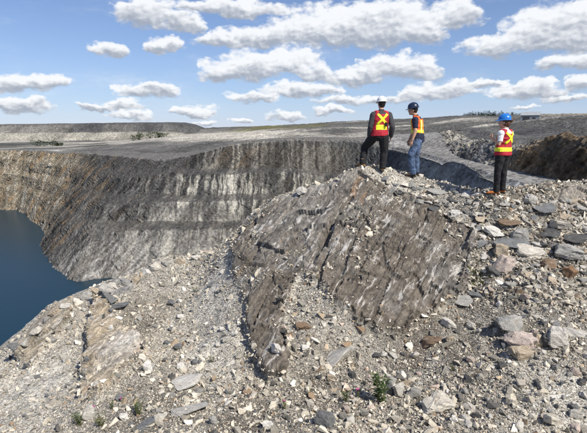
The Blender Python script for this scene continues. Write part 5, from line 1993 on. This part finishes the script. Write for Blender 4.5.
def moss():
    rnd = random.Random(3)
    V, Fc = [], []
    loc, _ = hit_pix(479, 277)
    for i in range(900):
        a, r_ = rnd.uniform(0, 6.28), math.sqrt(rnd.random())
        x, y = loc.x + math.cos(a) * r_ * 0.24, loc.y + math.sin(a) * r_ * 0.14
        p, _ = hill_z(x, y)
        leaf_geo(V, Fc, p - Vector((0, 0, 0.004)), Vector((rnd.uniform(-1, 1), rnd.uniform(-1, 1), 1.1)), rnd.uniform(0.02, 0.05), 0.014, rnd)
    me_ = bpy.data.meshes.new('moss')
    me_.from_pydata([tuple(v) for v in V], [], Fc)
    me_.update()
    tag(link('moss', me_, M_MOSS), 'yellow-green moss patch below the pinkish grey boulder at right', 'moss', kind='stuff')


moss()


# ------------------------------------------------------------------ far bushes, wood, shed
def ground_at(px, d):
    r = ray(px, 130)
    x = r.x / r.y * d
    return Vector((x, d, float(G(np.array([x]), np.array([d]))[0])))


def bush(px, d, wid, hgt_, seed, label):
    rnd = random.Random(seed)
    loc = ground_at(px, d)
    root = bpy.data.objects.new('bush', None)
    COL.objects.link(root)
    root.location = loc
    tag(root, label, 'bush', 'bushes along the far rim')
    bm = bmesh.new()
    for _ in range(5):
        a = rnd.uniform(0, 6.28)
        tube(bm, [(math.cos(a) * wid * 0.1, math.sin(a) * wid * 0.1, -0.5), (math.cos(a) * wid * 0.32, math.sin(a) * wid * 0.32, hgt_ * 0.6)], [0.1, 0.04], (0.2, 1, 0.1), 5)
    me_ = bpy.data.meshes.new('stem')
    bm.to_mesh(me_)
    bm.free()
    link('stem', me_, M_STEM, root)
    V, Fc = [], []
    lobes = [(rnd.uniform(-0.42, 0.42) * wid, rnd.uniform(-0.25, 0.25) * wid, rnd.uniform(0.35, 0.7) * hgt_, rnd.uniform(0.22, 0.4)) for _ in range(9)]
    for _ in range(650):
        lx, ly, lz, lr = rnd.choice(lobes)
        v = Vector((rnd.gauss(0, 1), rnd.gauss(0, 1), rnd.gauss(0, 1))).normalized() * rnd.uniform(0.6, 1.0)
        p = Vector((lx + v.x * lr * wid * 0.55, ly + v.y * lr * wid * 0.55, max(0.05, lz + v.z * lr * hgt_)))
        leaf_geo(V, Fc, p, v + Vector((0, 0, 0.3)), rnd.uniform(0.5, 0.9), rnd.uniform(0.35, 0.6), rnd)
    me_ = bpy.data.meshes.new('foliage')
    me_.from_pydata([tuple(v) for v in V], [], Fc)
    me_.update()
    link('foliage', me_, M_BUSH, root)


bush(38, 395, 15, 6, 1, 'dark green bush on the far left rim, leftmost of all the bushes')
bush(49, 393, 11, 5, 2, 'dark green bush second from the left on the far rim')
bush(58, 396, 6, 2.4, 3, 'small dark bush at the right end of the left pair on the far rim')
bush(136, 400, 10, 5, 4, 'dark green bush below the right end of the waste dump, left of its row')
bush(144, 402, 13, 7, 5, 'tall dark green bush second in the row below the waste dump')
bush(154, 404, 15, 7, 6, 'wide dark green bush third in the row below the waste dump')
bush(163, 406, 11, 5.5, 7, 'dark green bush at the right end of the row below the waste dump')


def far_wood():
    rnd = random.Random(9)
    V, Fc = [], []
    for i in range(240):
        px = rnd.uniform(462, 522)
        d = rnd.uniform(455, 520)
        b = ground_at(px, d)
        hh = rnd.uniform(4.5, 8.0) * (0.6 + 0.4 * math.sin((px - 455) / 70 * math.pi))
        b.z -= 1.5
        for l in range(26):
            t = rnd.random()
            a = rnd.uniform(0, 6.28)
            r_ = (1 - t) * hh * 0.24 + 0.15
            p = b + Vector((math.cos(a) * r_ * 0.35, math.sin(a) * r_ * 0.35, hh * (0.12 + 0.88 * t)))
            leaf_geo(V, Fc, p, Vector((math.cos(a), math.sin(a), -0.25)), r_ + 0.4, 0.7, rnd)
    me_ = bpy.data.meshes.new('wood')
    me_.from_pydata([tuple(v) for v in V], [], Fc)
    me_.update()
    tag(link('far_wood', me_, plain('conifer_leaf', (0.022, 0.038, 0.018), 0.8, 0.3, 0.4)), 'dark strip of far conifers on the skyline behind the woman', 'wood', kind='stuff')


far_wood()


def shed():
    d = 255.0
    b = ground_at(529, d)
    W, L, Hh, Rh = 9.0, 7.0, 3.3, 1.7
    root = bpy.data.objects.new('shed', None)
    COL.objects.link(root)
    root.location = (b.x, b.y, b.z + 0.3)
    root.rotation_euler = (0, 0, R(-28))
    tag(root, 'small grey metal shed alone on the skyline above the rubble', 'shed')
    mw = plain('grey_cladding', (0.23, 0.25, 0.265), 0.6, 1.5, 0.12)
    mr = plain('metal_roof', (0.33, 0.35, 0.37), 0.45, 1.5, 0.12)
    md = plain('dark_door', (0.05, 0.055, 0.06), 0.6)
    w2, l2 = W / 2, L / 2
    V = [(-w2, -l2, -2), (w2, -l2, -2), (w2, l2, -2), (-w2, l2, -2), (-w2, -l2, Hh), (w2, -l2, Hh), (w2, l2, Hh), (-w2, l2, Hh), (-w2, 0, Hh + Rh), (w2, 0, Hh + Rh)]
    Fc = [(0, 1, 5, 4), (2, 3, 7, 6), (1, 2, 6, 9, 5), (3, 0, 4, 8, 7), (3, 2, 1, 0)]
    me_ = bpy.data.meshes.new('wall')
    me_.from_pydata(V, [], Fc)
    link('wall', me_, mw, root)
    bm = bmesh.new()
    for sg in (-1, 1):
        a = math.atan2(Rh, l2)
        ln = math.hypot(Rh, l2) + 0.4
        m = Matrix.Translation((0, sg * (l2 / 2 + 0.08), Hh + Rh / 2 + 0.02)) @ Matrix.Rotation(-sg * a, 4, 'X') @ Matrix.Diagonal((W + 0.5, ln, 0.12, 1))
        bmesh.ops.create_cube(bm, size=1, matrix=m)
    me_ = bpy.data.meshes.new('roof')
    bm.to_mesh(me_)
    bm.free()
    link('roof', me_, mr, root)
    for nm, x0, x1, z0, z1 in (('door', -3.4, -0.2, -1.8, 2.6), ('window', 1.2, 2.6, 1.2, 2.2)):
        bm = bmesh.new()
        bmesh.ops.create_cube(bm, size=1, matrix=Matrix.Translation(((x0 + x1) / 2, -l2 - 0.03, (z0 + z1) / 2)) @ Matrix.Diagonal((x1 - x0, 0.1, z1 - z0, 1)))
        me_ = bpy.data.meshes.new(nm)
        bm.to_mesh(me_)
        bm.free()
        link(nm, me_, md, root)


shed()
